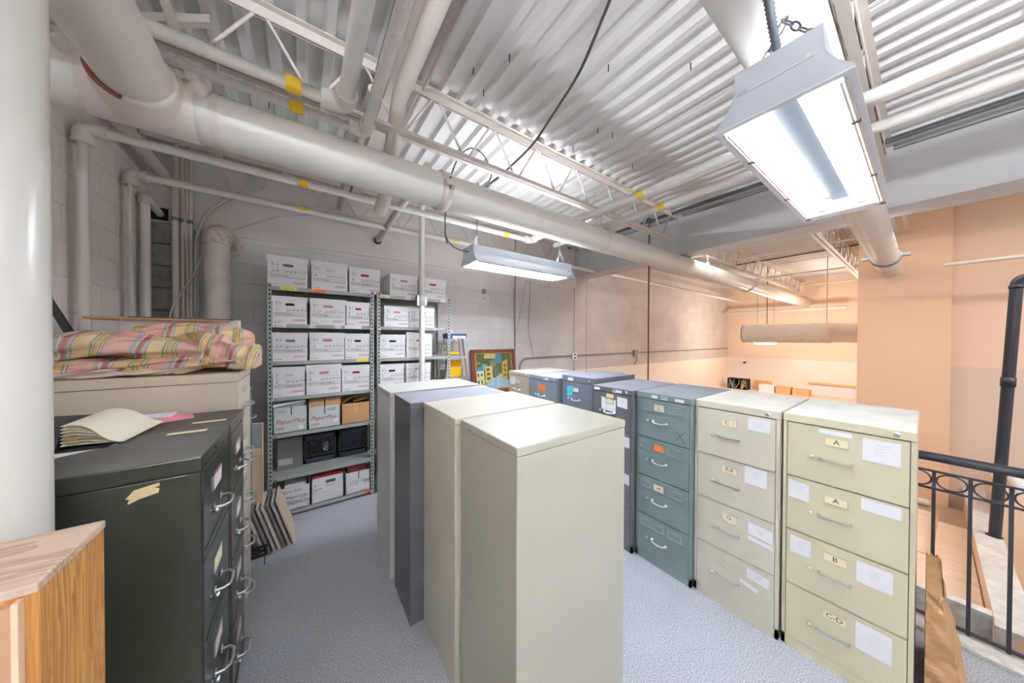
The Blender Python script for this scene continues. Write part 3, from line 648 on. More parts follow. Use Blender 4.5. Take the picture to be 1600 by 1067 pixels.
def frame_mb(y0, y1, z0, z1, m, x=-.004, t=.004, d=.004):
    q = MB()
    q.box((x - d, y0, z1 - t), (x, y1, z1), m); q.box((x - d, y0, z0), (x, y1, z0 + t), m)
    q.box((x - d, y0, z0), (x, y0 + t, z1), m); q.box((x - d, y1 - t, z0), (x, y1, z1), m)
    return q
def cabinet(label, loc, rz, wd, dp, h, n, m, style, specs=None, lid=.045, plinth=.055, group=None, ajar=None, top_labels=(), extra=None, dust=None):
    t = thing('filing_cabinet', label, 'cabinet', loc, group, rz)
    hw = wd / 2
    q = MB()
    q.box((.022, -hw + .002, 0), (dp, hw - .002, h - lid), m, .003)
    for s in (-1, 1): q.box((0, s * (hw - .002), .0), (.024, s * (hw - .017), h - lid), m)
    q.box((.0, -hw + .002, 0), (.024, hw - .002, plinth), m)
    q.box((.012, -hw + .016, plinth), (.0225, hw - .016, h - lid), DARK)  # dark sheet puts the shade of the drawer gaps into the colour
    q.build('carcass', t, True)
    q = MB(); q.box((-.004, -hw, h - lid + .002), (dp + .002, hw, h), m, .004); 
    q.box((-.0055, -.04, h - lid * .62), (-.004, .03, h - lid * .38), m)
    if dust: q.box((0, -hw + .004, h), (dp - .003, hw - .004, h + .0006), mat('dusty_top_%d_%d_%d' % dust, dust, .75, var=.12, vs=7))
    q.build('top_cap', t, True)
    if style in ('beige', 'plain'):
        q = MB(); q.lathe((-.004, -hw + .055, h - lid * .5), (-1, 0, 0), [(0, .011), (.005, .011), (.006, .006)], CHROME, 14); q.build('lock', t, True)
    for (u, wdt, mm) in top_labels:
        q = MB(); q.box((-.0052, hw - u * wd - wdt, h - lid * .8), (-.004, hw - u * wd, h - lid * .3), mm); q.build('label_strip', t, True)
    z0 = plinth + .003; dh = (h - lid - plinth) / n
    for k in range(n):
        i = n - 1 - k; zb = z0 + i * dh; zt = zb + dh - .006
        sp = (specs or {}).get(k, {})
        q = MB(); ox = -.012 if ajar == k else 0.0
        q.box((ox - .004, -hw + .0195, zb), (.014, hw - .0195, zt), m, .0025)
        Y = lambda u: hw - .0195 - u * (wd - .039)
        Zv = lambda v: zb + v * (zt - zb)
        if style == 'green':
            q.box((-.007, -hw + .02, Zv(.655)), (-.004, hw - .02, Zv(.665)), m)
            q.box((-.006, -hw + .02, Zv(.965)), (-.004, hw - .02, Zv(.975)), m)
        if style == 'left':
            q.box((-.007, -hw + .03, Zv(.10)), (-.004, hw - .03, Zv(.112)), m)
        if style == 'beige':
            q.box((-.006, -hw + .02, Zv(.975)), (-.003, hw - .02, Zv(1.0)), m)
            q.box((-.008, Y(.45), Zv(.035)), (-.004, Y(.41), Zv(.0)), m)
        d = q.build('drawer', t, True)
        hy, hz = Y(.45), Zv(.45 if style != 'left' else .40)
        HANDLES[{'beige': 'bar', 'green': 'bow', 'left': 'cup', 'plain': 'bow', 'cream': 'cup'}[style]](d, wd, hy, hz)
        q = MB()
        ky = hy + .085
        q.lathe((-.004 + ox, ky, hz + .004), (-1, 0, 0), [(0, .006), (.008, .006), (.010, .009), (.020, .009), (.022, .005)], m if style == 'beige' else CHROME, 12); q.build('latch_knob', d, True)
        if style == 'green': fr = [(.05, .27), (.335, .545), (.63, .885)]
        elif style == 'left': fr = [(.30, .62)]
        else: fr = [(.35, .56)]
        v0, v1 = {'green': (.72, .90), 'left': (.60, .80), 'cream': (.70, .84)}.get(style, (.70, .85))
        fm = {'green': m, 'beige': m, 'left': CHROME, 'plain': CHROME, 'cream': CHROME}[style]
        for a, c in fr: frame_mb(Y(c), Y(a), Zv(v0), Zv(v1), ALU if style == 'green' else fm, x=-.004 + ox).build('label_holder', d, True)
        a, c = fr[len(fr) // 2] if style == 'green' else fr[0]
        cm = sp.get('card', CARD)
        if cm:
            q = MB(); tx = sp.get('text', '')
            if sp.get('torn'):
                q.ext([(-.0085, Y(a + .01), Zv(v1)), (-.0085, Y(c), Zv(v1 - .02)), (-.0085, Y(c), Zv(v0 - .03)), (-.0085, Y(c - .03), Zv(v0 - .01)), (-.0085, Y(c - .08), Zv(v0 - .05)), (-.0085, Y(a + .02), Zv(v0 + .01))], (-.001, 0, 0), cm)
            else: q.box((-.0065 + ox, Y(c) + .003, Zv(v0) + .003), (-.0045 + ox, Y(a) - .003, Zv(v1) - .003), cm)
            if tx:
                q.text(tx, (-.0068 + ox - (.003 if sp.get('torn') else 0), Y((a + c) / 2), Zv(v0 + .04)), (0, -1, 0), (0, 0, 1), .034, PRINT, 'C')
            q.build('label_card', d, True)
        for pi, (u0, va, u1, vb, pm, slope) in enumerate(sp.get('papers', [])):
            q = MB(); e = -.0052 - .0003 * pi + ox
            q.ext([(e, Y(u0), Zv(va)), (e, Y(u1), Zv(va - slope)), (e, Y(u1), Zv(vb - slope)), (e, Y(u0), Zv(vb))], (.0012, 0, 0), pm)
            if pm is PAPER and (vb - va) > .2:
                for r in range(4): q.box((e - .0004, Y(u0 + (u1 - u0) * .35), Zv(vb - slope * .5 - (.25 + .13 * r) * (vb - va))), (e - .0002, Y(u0 + (u1 - u0) * (.75 - .05 * r)), Zv(vb - slope * .5 - (.25 + .13 * r) * (vb - va)) + .0016), mat('faint_pencil', (196, 200, 210), .8))
            q.build('paper_label', d, True)
    if extra: extra(t, hw)
    return t
W_, PL = PAPER, PAPER
HR = 1.292
cabinet('beige filing cabinet at the right end, cards A, A, B and C-D', (2.205, .240, 0), 0, .445, .70, HR, 4, BEIGE, 'beige', dust=(222, 220, 210), specs={
    0: dict(text='A', papers=[(.30, .90, .58, .985, W_, .0), (.66, .58, .94, .95, W_, .0)]),
    1: dict(text='A', papers=[(.02, .62, .22, .94, W_, .02), (.66, .78, .95, .98, W_, .0)]),
    2: dict(text='B', papers=[(.04, .60, .24, .92, W_, .0), (.63, .58, .90, .93, W_, .0)]),
    3: dict(text='C-D', papers=[(.63, .48, .90, .93, W_, .0)])})
cabinet('beige filing cabinet second from the right end, cards marked C, F-F and G', (2.185, .690, 0), 0, .440, .70, HR, 4, BEIGE2, 'beige', dust=(222, 219, 208), specs={
    0: dict(text='C  :', papers=[(.69, .72, .95, .96, W_, .0)]),
    1: dict(text='F-F', papers=[(.65, .62, .91, .98, W_, .0)]),
    2: dict(text='G', torn=1, papers=[(.70, .62, .98, .86, W_, .03), (.70, .50, .98, .58, W_, .03)]),
    3: dict(card=None, papers=[(.69, .72, .95, .92, W_, .03), (.60, .55, .82, .63, W_, .06)])}, ajar=0)
def cross(t, hw):
    q = MB(); zc = 1.02
    for a, c in (((.10, zc + .03), (.16, zc - .05)), ((.155, zc + .035), (.10, zc - .03))):
        q.tube([(-.0046, -a[0], a[1]), (-.0046, -c[0], c[1])], .0012, PRINT, 5)
    q.build('pen_cross', t, True)
cabinet('green grey filing cabinet with an orange card in its second drawer', (2.155, 1.118, 0), 0, .410, .68, HR, 4, GREEN, 'green', dust=(142, 150, 156), specs={
    0: dict(text='J.L'), 1: dict(card=ORANGE), 2: dict(text='M'), 3: dict(card=None)}, top_labels=((.30, .045, PAPER), (.72, .06, PAPER), (.47, .05, PAPER)), extra=cross)
cabinet('dark grey filing cabinet with a taped white sheet, beside the green grey one', (2.12, 1.530, 0), 0, .395, .68, HR, 4, SLATE, 'plain', dust=(140, 142, 152), specs={
    0: dict(papers=[(.22, .50, .62, .86, W_, .04), (.66, .66, .92, .94, W_, .02), (.36, .86, .56, .97, mat('yellow_strip', (232, 214, 150), .8), .0)]),
    1: dict(papers=[(.80, .62, .98, .90, W_, .02)]), 2: dict(papers=[(.80, .62, .98, .90, W_, .02)])}, top_labels=((.05, .06, PAPER), (.52, .09, PAPER)))
cabinet('blue grey filing cabinet with a turquoise sticky note, taller than its neighbours', (2.19, 1.970, 0), 0, .415, .64, 1.332, 4, BLUEG, 'plain', dust=(142, 146, 158), specs={
    0: dict(papers=[(.14, .52, .34, .84, CYAN, -.05)])}, lid=.06, top_labels=((.20, .07, PAPER),))
cabinet('light blue grey filing cabinet with one orange card, near the back', (2.135, 2.415, 0), 0, .455, .70, HR, 4, BLUEL, 'plain', dust=(172, 176, 182), specs={
    0: dict(card=ORANGE, papers=[(.33, .60, .60, .86, ORANGE, .0)])}, top_labels=((.52, .08, PAPER),))
cabinet('tan filing cabinet farthest back in the right row, by the painting', (2.14, 2.865, 0), 0, .41, .70, 1.296, 4, TAN, 'plain', dust=(216, 208, 200), specs={
    0: dict(papers=[(.05, .62, .32, .92, W_, .0)])})
# centre block, backs towards the left aisle
def scuff(t, hw):
    q = MB(); q.tube([(.30, -hw - .0004 + .0, .80), (.32, -hw - .0004, .803), (.34, -hw - .0004, .815)], .0012, PRINT, 5)
    q.tube([(.42, -.04, 1.3206), (.43, -.06, 1.3206), (.45, -.10, 1.3206)], .001, PRINT, 5); q.build('pen_mark', t, True)
HC = 1.32
cabinet('pale beige filing cabinet nearest the viewer in the centre block', (1.235, 1.040, 0), PI, .445, .628, HC, 4, BEIGEP, 'beige', lid=.035)
cabinet('beige filing cabinet second nearest in the centre block, before the dark grey one', (1.235, 1.512, 0), PI, .445, .645, HC, 4, BEIGE2, 'beige', lid=.035)
cabinet('dark scuffed grey filing cabinet in the middle of the centre block', (1.195, 1.925, 0), PI, .36, .68, HC - .002, 4, DGREY, 'plain', dust=(160, 160, 172), lid=.02)
cabinet('pale grey filing cabinet at the far end of the centre block', (1.205, 2.385, 0), PI, .435, .705, HC, 4, PALEG, 'beige', lid=.04)
def patch(t, hw):
    q = MB(); yy = hw - .0012; P = [(-.418, 1.230), (-.402, 1.252), (-.352, 1.262), (-.352, 1.252), (-.362, 1.249), (-.352, 1.245), (-.354, 1.232), (-.39, 1.224), (-.412, 1.214), (-.414, 1.217), (-.41, 1.228)]
    q.ext([(-(x + .266), yy, z) for x, z in P], (0, .0012, 0), mat('cream_patch', (226, 200, 158), .6)); q.build('cream_patch', t, True)
# left block, fronts facing the aisle on the right
cabinet('glossy dark olive filing cabinet nearest the viewer at the left, cream patch on its side', (-.266, 1.556, 0), PI, .433, .69, HC, 4, OLIVE, 'left', dust=(104, 102, 98), specs={
    0: dict(card=mat('pinkish_card', (236, 214, 210), .8)), 1: dict(), 2: dict(card=mat('pinkish_card', (236, 214, 210), .8)), 3: dict()},
    lid=.05, extra=patch)
cabinet('glossy dark brown filing cabinet between the olive one and the cream one', (-.262, 1.960, 0), PI, .37, .69, HC - .004, 4, BROWN, 'left', dust=(98, 90, 82), specs={0: dict(), 1: dict(), 2: dict(), 3: dict()}, lid=.05)
cabinet('cream five drawer filing cabinet under the plaid quilt', (-.288, 2.405, 0), PI, .48, .72, 1.51, 5, CREAM, 'cream', {k: dict(card=None) for k in range(5)}, lid=.05)
cabinet('black filing cabinet with a grey front beyond the cream one, beside the shelving', (-.33, 2.93, 0), PI, .42, .70, 1.322, 4, STEEL, 'cream', {k: dict() for k in range(4)}, lid=.04)
# ================================================================== THINGS ON THE LEFT CABINETS
def quilt_layer(q, m, x0, x1, y0, y1, z0, z1, seed, tw, uvs=(6, 2), uvo=(0, 0), rx=.06):
    """one thick folded roll of cloth: closed lumpy tube lying along x, swept cross section"""
    rnd = random.Random(seed); ph = [rnd.uniform(0, 6.28) for _ in range(8)]
    nu, nv = 96, 56
    def fn(u, v):
        x = x0 + (x1 - x0) * u
        e = min(1.0, math.sqrt(max(0.0, 1 - max(0, (u - .86) / .14) ** 2.0))) * min(1.0, math.sqrt(max(0.0, 1 - max(0, (.06 - u) / .06) ** 2)))
        a = v * 2 * PI
        cy, cz = (y0 + y1) / 2, (z0 + z1) / 2 + tw * math.sin(u * 5 + ph[5]) * .4
        ry, rz_ = (y1 - y0) / 2, (z1 - z0) / 2
        ca, sa = math.cos(a), math.sin(a)
        sy = math.copysign(abs(ca) ** .55, ca); sz = math.copysign(abs(sa) ** .8, sa)
        wr = 1 + .05 * math.sin(u * 11 + 3 * sa + ph[0]) + .05 * math.sin(u * 23 + ph[1] + a * 2) + .03 * math.sin(u * 41 + ph[2] + a * 3) + .025 * math.sin(a * 5 + u * 9 + ph[3])
        fold = .012 * math.sin(a * 7 + u * 13 + ph[4]) * (1 if ca < 0 else .4)
        return (x, cy + sy * (ry * e * wr) + (fold if ca < 0 else 0), max(z0 if sa < 0 else -9, cz + sz * rz_ * e * wr + fold * .5))
    q.grid(fn, nu, nv, m, True, False, True, lambda u, v: (uvo[0] + u * uvs[0] + v * tw * 8, uvo[1] + v * uvs[1]))
t = thing('plaid_quilt', 'crumpled plaid quilt in pink, yellow and green on the cream cabinet', 'quilt', (-.6, 2.4, 1.512))
q = MB(); quilt_layer(q, FLORAL, -.98, -.45, 2.175, 2.60, 1.512, 1.57, 3, .0); q.build('floral_lining', t)
q = MB(); quilt_layer(q, PLAID, -.99, -.215, 2.165, 2.64, 1.535, 1.605, 11, .02, (3.4, 1.6), (.1, 0))
quilt_layer(q, PLAID, -1.0, -.36, 2.175, 2.60, 1.575, 1.705, 5, .07, (2.9, 1.3), (.35, .3))
quilt_layer(q, PLAID, -.70, -.24, 2.24, 2.62, 1.64, 1.765, 23, -.03, (2.6, 1.2), (.6, .1))
quilt_layer(q, PLAID, -.44, -.205, 2.17, 2.60, 1.525, 1.70, 31, .10, (1.3, 1.6), (.2, .5))
q.build('folded_cloth', t)
t = thing('flat_carton', 'pale flat carton with a brown edge behind the plaid quilt', 'box', (-.6, 2.56, 1.512)); q = MB()
q.box((-.84, 2.64, 1.512), (-.34, 2.72, 1.815), BOXW, .002); q.build('body', t)
q = MB(); q.box((-.95, 2.60, 1.80), (-.38, 2.78, 1.812), CARDBOARD); q.box((-.80, 2.61, 1.813), (-.36, 2.79, 1.819), DGREY); q.build('lid_flap', t)
q = MB(); q.ext([(-1.112, 2.705, 1.915), (-1.085, 2.705, 1.915), (-.93, 2.705, 1.512), (-.965, 2.705, 1.512)], (0, -.02, 0), mat('black_plastic', (48, 48, 52), .5)); one(q, 'black_board', 'narrow black panel leaning at the left wall behind the quilt', 'board')
# binder and papers on the brown cabinet
zt = 1.316
t = thing('ring_binder', 'open black ring binder with a fan of yellowed pages on the dark cabinets', 'binder', (-.70, 1.80, 1.318)); q = MB()
q.box((-.95, 1.63, 1.3215), (-.545, 1.97, 1.3265), BLACK); q.ext([(-.95, 1.66, 1.327), (-.662, 1.66, 1.327), (-.652, 1.66, 1.385), (-.95, 1.66, 1.40)], (0, .30, 0), mat('binder_cloth', (62, 62, 74), .6)); q.build('cover', t)
q = MB(); yp = mat('yellowed_paper', (240, 234, 214), .85); yd = mat('yellowed_edges', (206, 196, 166), .9)
def leaf(f, u, v):
    H = .006 + .070 * f; L = .135 - .035 * f
    return (-.652 + u * L + .02 * v * u, 1.665 + .285 * v - .012 * math.sin(f * 40), 1.3285 + H * (1 - .9 * u ** 1.7) + .012 * f * math.sin(u * PI))
for k in range(26): q.grid(lambda u, v: leaf(k / 25, u, v), 9, 2, yp)
for k in range(25):
    for j in range(8):
        u0, u1 = j / 8, (j + 1) / 8
        q.poly([leaf(k / 25, u0, 0), leaf(k / 25, u1, 0), leaf((k + 1) / 25, u1, 0), leaf((k + 1) / 25, u0, 0)], yd if k % 3 == 0 else yp)
    q.poly([leaf(k / 25, 1, 0), leaf(k / 25, 1, 1), leaf((k + 1) / 25, 1, 1), leaf((k + 1) / 25, 1, 0)], yd if k % 2 else yp)
q.build('pages', t)
q = MB()
for y in (1.72, 1.80, 1.88): q.tube([(-.645 + .03 * math.cos(a), y, 1.352 + .03 * math.sin(a)) for a in [k * PI / 6 for k in range(12)]], .002, CHROME, 6, False, True)
q.cyl((-.632, 1.664, 1.352), (-.632, 1.659, 1.352), .016, mat('brass_ring', (176, 160, 110), .35, metal=.8), 16); q.build('rings', t)
q = MB(); pk = mat('pink_paper', (232, 148, 164), .8)
q.ext([(-.72, 1.98, 1.3165), (-.52, 1.98, 1.3165), (-.42, 2.02, 1.3165), (-.45, 2.10, 1.3165), (-.70, 2.12, 1.3165)], (0, 0, .014), pk); one(q, 'pink_folder', 'pink paper folder lying behind the ring binder', 'folder')
q = MB(); q.ext([(-.78, 2.06, 1.331), (-.50, 2.02, 1.331), (-.50, 2.13, 1.331), (-.78, 2.14, 1.331)], (0, 0, .006), PAPER); one(q, 'paper_sheet', 'white sheets lying on the pink folder', 'paper')
q = MB(); q.ext([(-.93, 1.50, 1.3205), (-.70, 1.52, 1.3205), (-.53, 1.66, 1.3205), (-.56, 1.70, 1.3205), (-.93, 1.56, 1.3205)], (0, 0, .0006), PAPER); one(q, 'paper_sheet', 'white sheet peeping out under the black binder', 'paper')
for x, y, lb in ((-.375, 1.715, 'cream paper label on the olive cabinet top near its front edge'), (-.345, 1.90, 'cream paper label on the brown cabinet top near its front edge')):
    q = MB(); q.box((x - .055, y - .015, 1.3205 if y < 1.77 else 1.3165), (x + .055, y + .015, 1.3215 if y < 1.77 else 1.3175), CARD); one(q, 'paper_label', lb, 'label')
# wooden unit at the very front left
t = thing('wooden_unit', 'oak veneered wooden unit with a worn top at the lower left corner', 'cupboard', (-.6, .93, 0)); q = MB()
q.box((-1.0, .84, 0), (-.352, 1.035, 1.285), OAK, .002); q.build('body', t)
q = MB(); q.box((-1.0, .832, 1.285), (-.350, 1.037, 1.302), OAKT, .003); q.build('top', t)
q = MB(); q.box((-1.0, .828, 0), (-.372, .840, 1.276), mat('fibreboard', (196, 152, 120), .8, var=.05)); q.build('back_panel', t)
q = MB(); q.box((-.3725, .826, 0), (-.366, .841, 1.28), mat('edge_band', (232, 206, 176), .7)); q.build('edge_band', t)
# boards and tiles by the shelving
t = thing('leaning_board', 'pale wood framed grey board leaning past the cream cabinet', 'board', (-.3, 3.18, 0)); q = MB()
q.ext([(-.35, 3.16, .01), (-.27, 3.16, .01), (-.272, 3.16, 1.0), (-.35, 3.16, 1.0)], (0, .03, 0), mat('board_grey', (176, 180, 184), .6)); q.build('panel', t)
q = MB(); q.ext([(-.35, 3.14, .0), (-.265, 3.14, .0), (-.267, 3.14, .80), (-.35, 3.14, .81)], (0, .018, 0), mat('board_tan', (208, 178, 146), .6)); q.build('tan_panel', t)
q = MB(); q.ext([(-.268, 3.135, 0), (-.262, 3.135, 0), (-.264, 3.135, 1.0), (-.270, 3.135, 1.0)], (0, .06, 0), PINE); q.build('edge', t)
for k in range(6):
    q = MB(); x = -.245 + .030 * k; dx = -.115; mm = [mat('tile_dark', (118, 112, 108), .7), mat('tile_edge', (196, 186, 176), .7), mat('tile_grey', (168, 162, 156), .7)][(k * 2 + 1) % 3]
    q.ext([(x, 2.96 + .01 * k, 0), (x + .016, 2.96 + .01 * k, 0), (x + .016 + dx, 3.0 + .01 * k, .36), (x + dx, 3.0 + .01 * k, .36)], (0, .30, 0), mm)
    one(q, 'floor_tile', 'grey brown square tile leaning in the stack in front of the shelving', 'tile', 'leaning tile stack')
q = MB(); q.ext([(-.065, 3.02, 0), (-.052, 3.02, 0), (-.167, 3.06, .37), (-.18, 3.06, .37)], (0, .30, 0), mat('tile_face', (206, 184, 160), .6)); one(q, 'floor_tile', 'pale tan tile outermost in the leaning stack, its face showing', 'tile')
q = MB()
for k in range(3): q.box((-.34, 2.80 + .03 * k, .10 + .015 * k), (-.215, 2.825 + .03 * k, .11 + .015 * k), DARK)
q.box((-.335, 2.86, 0), (-.33, 2.87, .13), DARK); q.box((-.235, 2.86, 0), (-.23, 2.87, .13), DARK); one(q, 'metal_bracket', 'dark slotted metal piece on the floor under the leaning board', 'bracket')

# ================================================================== SHELVING
SL = [2.18, 1.83, 1.48, 1.145, .80, .395, .055]
def shelving(x0, x1, label, levels, tapes):
    t = thing('shelving_unit', label, 'shelf', ((x0 + x1) / 2, 3.72, 0), 'grey green steel shelving bays')
    for (x, sx) in ((x0, 1), (x1, -1)):
        for (y, sy) in ((3.49, 1), (3.95, -1)):
            q = MB(); q.box((x, y, 0), (x + sx * .036, y + sy * .003, 2.205), SHELFG); q.box((x, y, 0), (x + sx * .003, y + sy * .036, 2.205), SHELFG)
            if sy > 0:
                for k in range(54):
                    z = .06 + k * .04; xc = x + sx * .022
                    q.box((xc - .006, y - .0008, z - .009), (xc + .006, y, z + .009), DARK)
            q.build('upright', t)
    for i, z in enumerate(levels):
        q = MB(); q.box((x0 + .004, 3.496, z - .003), (x1 - .004, 3.945, z), SHELFG)
        q.box((x0 + .037, 3.494, z - .038), (x1 - .037, 3.498, z), SHELFG); q.box((x0 + .037, 3.494, z - .038), (x1 - .037, 3.506, z - .035), SHELFG)
        q.box((x0 + .004, 3.941, z - .038), (x1 - .004, 3.945, z), SHELFG)
        for x in (x0 + .06, x1 - .06): q.cyl((x, 3.494, z - .019), (x, 3.490, z - .019), .006, DGREY, 8)
        s = q.build('shelf', t)
        for (lv, a, c, m, tx) in tapes:
            if lv == i:
                q = MB(); q.box((a, 3.4925, z - .033), (c, 3.494, z + .002), m)
                if tx: q.text(tx, ((a + c) / 2, 3.4922, z - .026), (1, 0, 0), (0, 0, 1), .026, PENCIL if m is not ORANGE else DKRED, 'C')
                q.build('shelf_label', s)
    return t
shelving(-.262, .642, 'left grey green steel shelving bay packed with white storage boxes', SL, [(0, -.16, -.04, YSTICK, '2 0 1 8'), (0, .08, .20, ORANGE, '2019 30'), (1, -.22, -.12, PAPER, 'CHQ'), (1, .05, .11, PAPER, 'JUNE'), (1, .27, .33, PAPER, 'JULY'), (1, .36, .42, PAPER, ''), (1, .42, .52, PAPER, ''), (2, .47, .58, YSTICK, ''), (6, .54, .61, ORANGE, '')])
shelving(.668, 1.53, 'right grey green steel shelving bay behind the white steel post', SL, [(0, .70, .80, CARD, 'CHQ'), (0, .97, 1.04, PAPER, 'VISA'), (0, 1.40, 1.48, PAPER, '')])
# --- file boxes
RNG = random.Random(3)
def storage_box(label, x0, x1, z0, h, yf, name, l1, l2, hole, bold='STORAGE BOX', ajar=0.0, lidh=.05, ink=None, group='white storage boxes', redlid=False, depth=.38):
    t = thing('storage_box', label, 'box', ((x0 + x1) / 2, yf + depth / 2, z0), group)
    q = MB(); W = x1 - x0; z1 = z0 + h - .006; y = yf; ink = ink or PENCIL
    hx0, hx1, hz0, hz1 = x0 + W * .36, x0 + W * .64, z0 + h * .665, z0 + h * .755
    # front with a stadium hand hole
    bm = bmesh.new()
    ov = [bm.verts.new(p) for p in ((x0, y, z0), (x1, y, z0), (x1, y, z1), (x0, y, z1))]
    r = (hz1 - hz0) / 2; pts = []
    for k in range(9): a = -PI / 2 + PI * k / 8; pts.append((hx1 - r + r * math.cos(a), y, (hz0 + hz1) / 2 + r * math.sin(a)))
    for k in range(9): a = PI / 2 + PI * k / 8; pts.append((hx0 + r + r * math.cos(a), y, (hz0 + hz1) / 2 + r * math.sin(a)))
    iv = [bm.verts.new(p) for p in pts]
    es = [bm.edges.new((ov[i], ov[(i + 1) % 4])) for i in range(4)] + [bm.edges.new((iv[i], iv[(i + 1) % 18])) for i in range(18)]
    bmesh.ops.triangle_fill(bm, edges=es, use_beauty=True); bm.verts.index_update()
    q.add([v.co.copy() for v in bm.verts], [tuple(v.index for v in f.verts) for f in bm.faces], BOXW); bm.free()
    n = 18; q.add([p for p in pts] + [(p[0], y + .006, p[2]) for p in pts], [(i, (i + 1) % n, n + (i + 1) % n, n + i) for i in range(n)], BOXW)
    q.poly([(p[0], y + .006, p[2]) for p in pts], hole)
    q.add([(x0, y, z0), (x0, yf + depth, z0), (x0, yf + depth, z1), (x0, y, z1), (x1, y, z0), (x1, yf + depth, z0), (x1, yf + depth, z1), (x1, y, z1)], [(0, 3, 2, 1), (4, 5, 6, 7), (1, 2, 6, 5), (0, 1, 5, 4)], BOXW)
    e = y - .0006; X = lambda u: x0 + u * W; Zv = lambda v: z0 + v * h
    def line(u0, u1, v, th=.0012, m=PRINT): q.box((X(u0), e, Zv(v) - th), (X(u1), e + .0004, Zv(v) + th), m)
    line(.05, .95, .60, .0006, PENCIL); line(.05, .95, .405, .0010); line(.38, .95, .335); line(.05, .95, .30)
    q.text(bold, (X(.045), e, Zv(.335)), (1, 0, 0), (0, 0, 1), .0205, PRINT)
    q.text('staples', (X(.95), e, Zv(.12)), (1, 0, 0), (0, 0, 1), .036, REDINK, 'R', .15)
    q.text('letter/legal', (X(.04), e, Zv(.06)), (1, 0, 0), (0, 0, 1), .013, PRINT)
    q.text(l1, (X(.07), e, Zv(.66)), (1, 0, .0), (.05, 0, 1), .044, ink)
    q.text(name, (X(.08), e, Zv(.455)), (1, 0, .02), (.1, 0, 1), .038, ink)
    q.text(l2, (X(.38), e, Zv(.455)), (1, 0, .03), (.15, 0, 1), .034, ink, 'L', .1)
    q.build('carton', t)
    q = MB(); zl = z0 + h - lidh + ajar * .02; o = .005
    a = [(x0 - o, yf - o, zl), (x1 + o, yf - o, zl - ajar * .02), (x1 + o, yf + depth + o, zl - ajar * .02), (x0 - o, yf + depth + o, zl)]
    if redlid: q.box((x0 + .01, yf + .004, zl - .012), (x1 - .02, yf + .06, zl + .004), REDF)
    q.ext(a, (0, 0, lidh), BOXW); q.build('lid', t)
    return t
GH, DH, RH, PH = mat('hole_grey', (120, 116, 112), .8), DARK, mat('hole_red', (168, 42, 62), .7), mat('hole_pale', (206, 202, 196), .8)
PKH = mat('hole_pink', (206, 130, 130), .7)
B, R_ = 'STORAGE BOX', 'BOITE DE RANGEMENT'
Z = SL
bxs = [  # level, x0, x1, height, hole, mark1, letters, bold, label
 (0, -.255, .045, .285, GH, 'T-1', 'A-B,', B, 'storage box marked A-B, leftmost on the top shelf'),
 (0, .078, .388, .283, PH, 'T1', 'B', B, 'storage box marked B, second from left on the top shelf'),
 (0, .406, .700, .268, RH, 'T1', 'B', R_, 'storage box at the right end of the left bay top, red in its hole'),
 (1, -.222, .040, .262, DH, 'T1', 'C', B, 'storage box marked C, left on the second shelf'),
 (1, .066, .368, .262, PKH, 'T1', 'C-D', B, 'storage box marked C-D on the second shelf'),
 (1, .378, .600, .250, RH, 'T1', 'E', B, 'storage box marked E at the right of the second shelf in the left bay'),
 (2, -.222, .044, .270, GH, 'T1', 'E-F-G', R_, 'storage box marked E-F-G, left on the third shelf'),
 (2, .062, .358, .275, PKH, 'T1', 'G', B, 'storage box marked G with a pink filled hole on the third shelf'),
 (2, .366, .600, .268, DH, 'T1', 'G', B, 'storage box with a black hole, right on the third left bay shelf'),
 (3, -.222, .022, .280, PH, 'T', 'K', R_, 'storage box with a raised lid over red papers on the fourth shelf'),
 (3, .034, .326, .290, PKH, 'T1', 'K', R_, 'storage box marked K with a half red hole on the fourth shelf'),
 (3, .336, .600, .270, RH, 'T1', 'K', B, 'storage box with a bright red hole on the fourth shelf of the left bay'),
 (0, .812, 1.118, .255, PKH, 'T1', 'B', B, 'storage box at the top of the right bay left of the post'),
 (0, 1.150, 1.472, .25, RH, 'T1', 'C', B, 'storage box on top of the right bay behind the post'),
 (1, .752, 1.020, .235, PKH, 'T1', 'E', B, 'storage box left on the second shelf of the right bay'),
 (1, 1.028, 1.328, .240, GH, 'T1', 'D', B, 'storage box behind the post on the second shelf of the right bay'),
 (2, .704, .978, .262, DH, 'T1', 'H', B, 'storage box left on the third shelf of the right bay, dark hole'),
 (2, .998, 1.300, .272, RH, 'T1', 'J', B, 'storage box behind the post on the third shelf, lid tilted'),
 (3, .704, .964, .262, DH, 'T1', 'L', B, 'storage box left on the fourth shelf of the right bay, black hole'),
 (3, .992, 1.280, .262, PKH, 'T1', 'M', B, 'storage box behind the post on the fourth shelf of the right bay'),
]
for (lv, x0, x1, h, hole, l1, nm, bold, lb) in bxs:
    tilt = 1.0 if 'tilted' in lb else 0.0
    storage_box(lb, x0, x1, Z[lv], h, 3.505 if x0 < .66 else 3.52, nm, l1, '2018 & Prior', hole, bold, tilt, ink=None, redlid='raised' in lb)
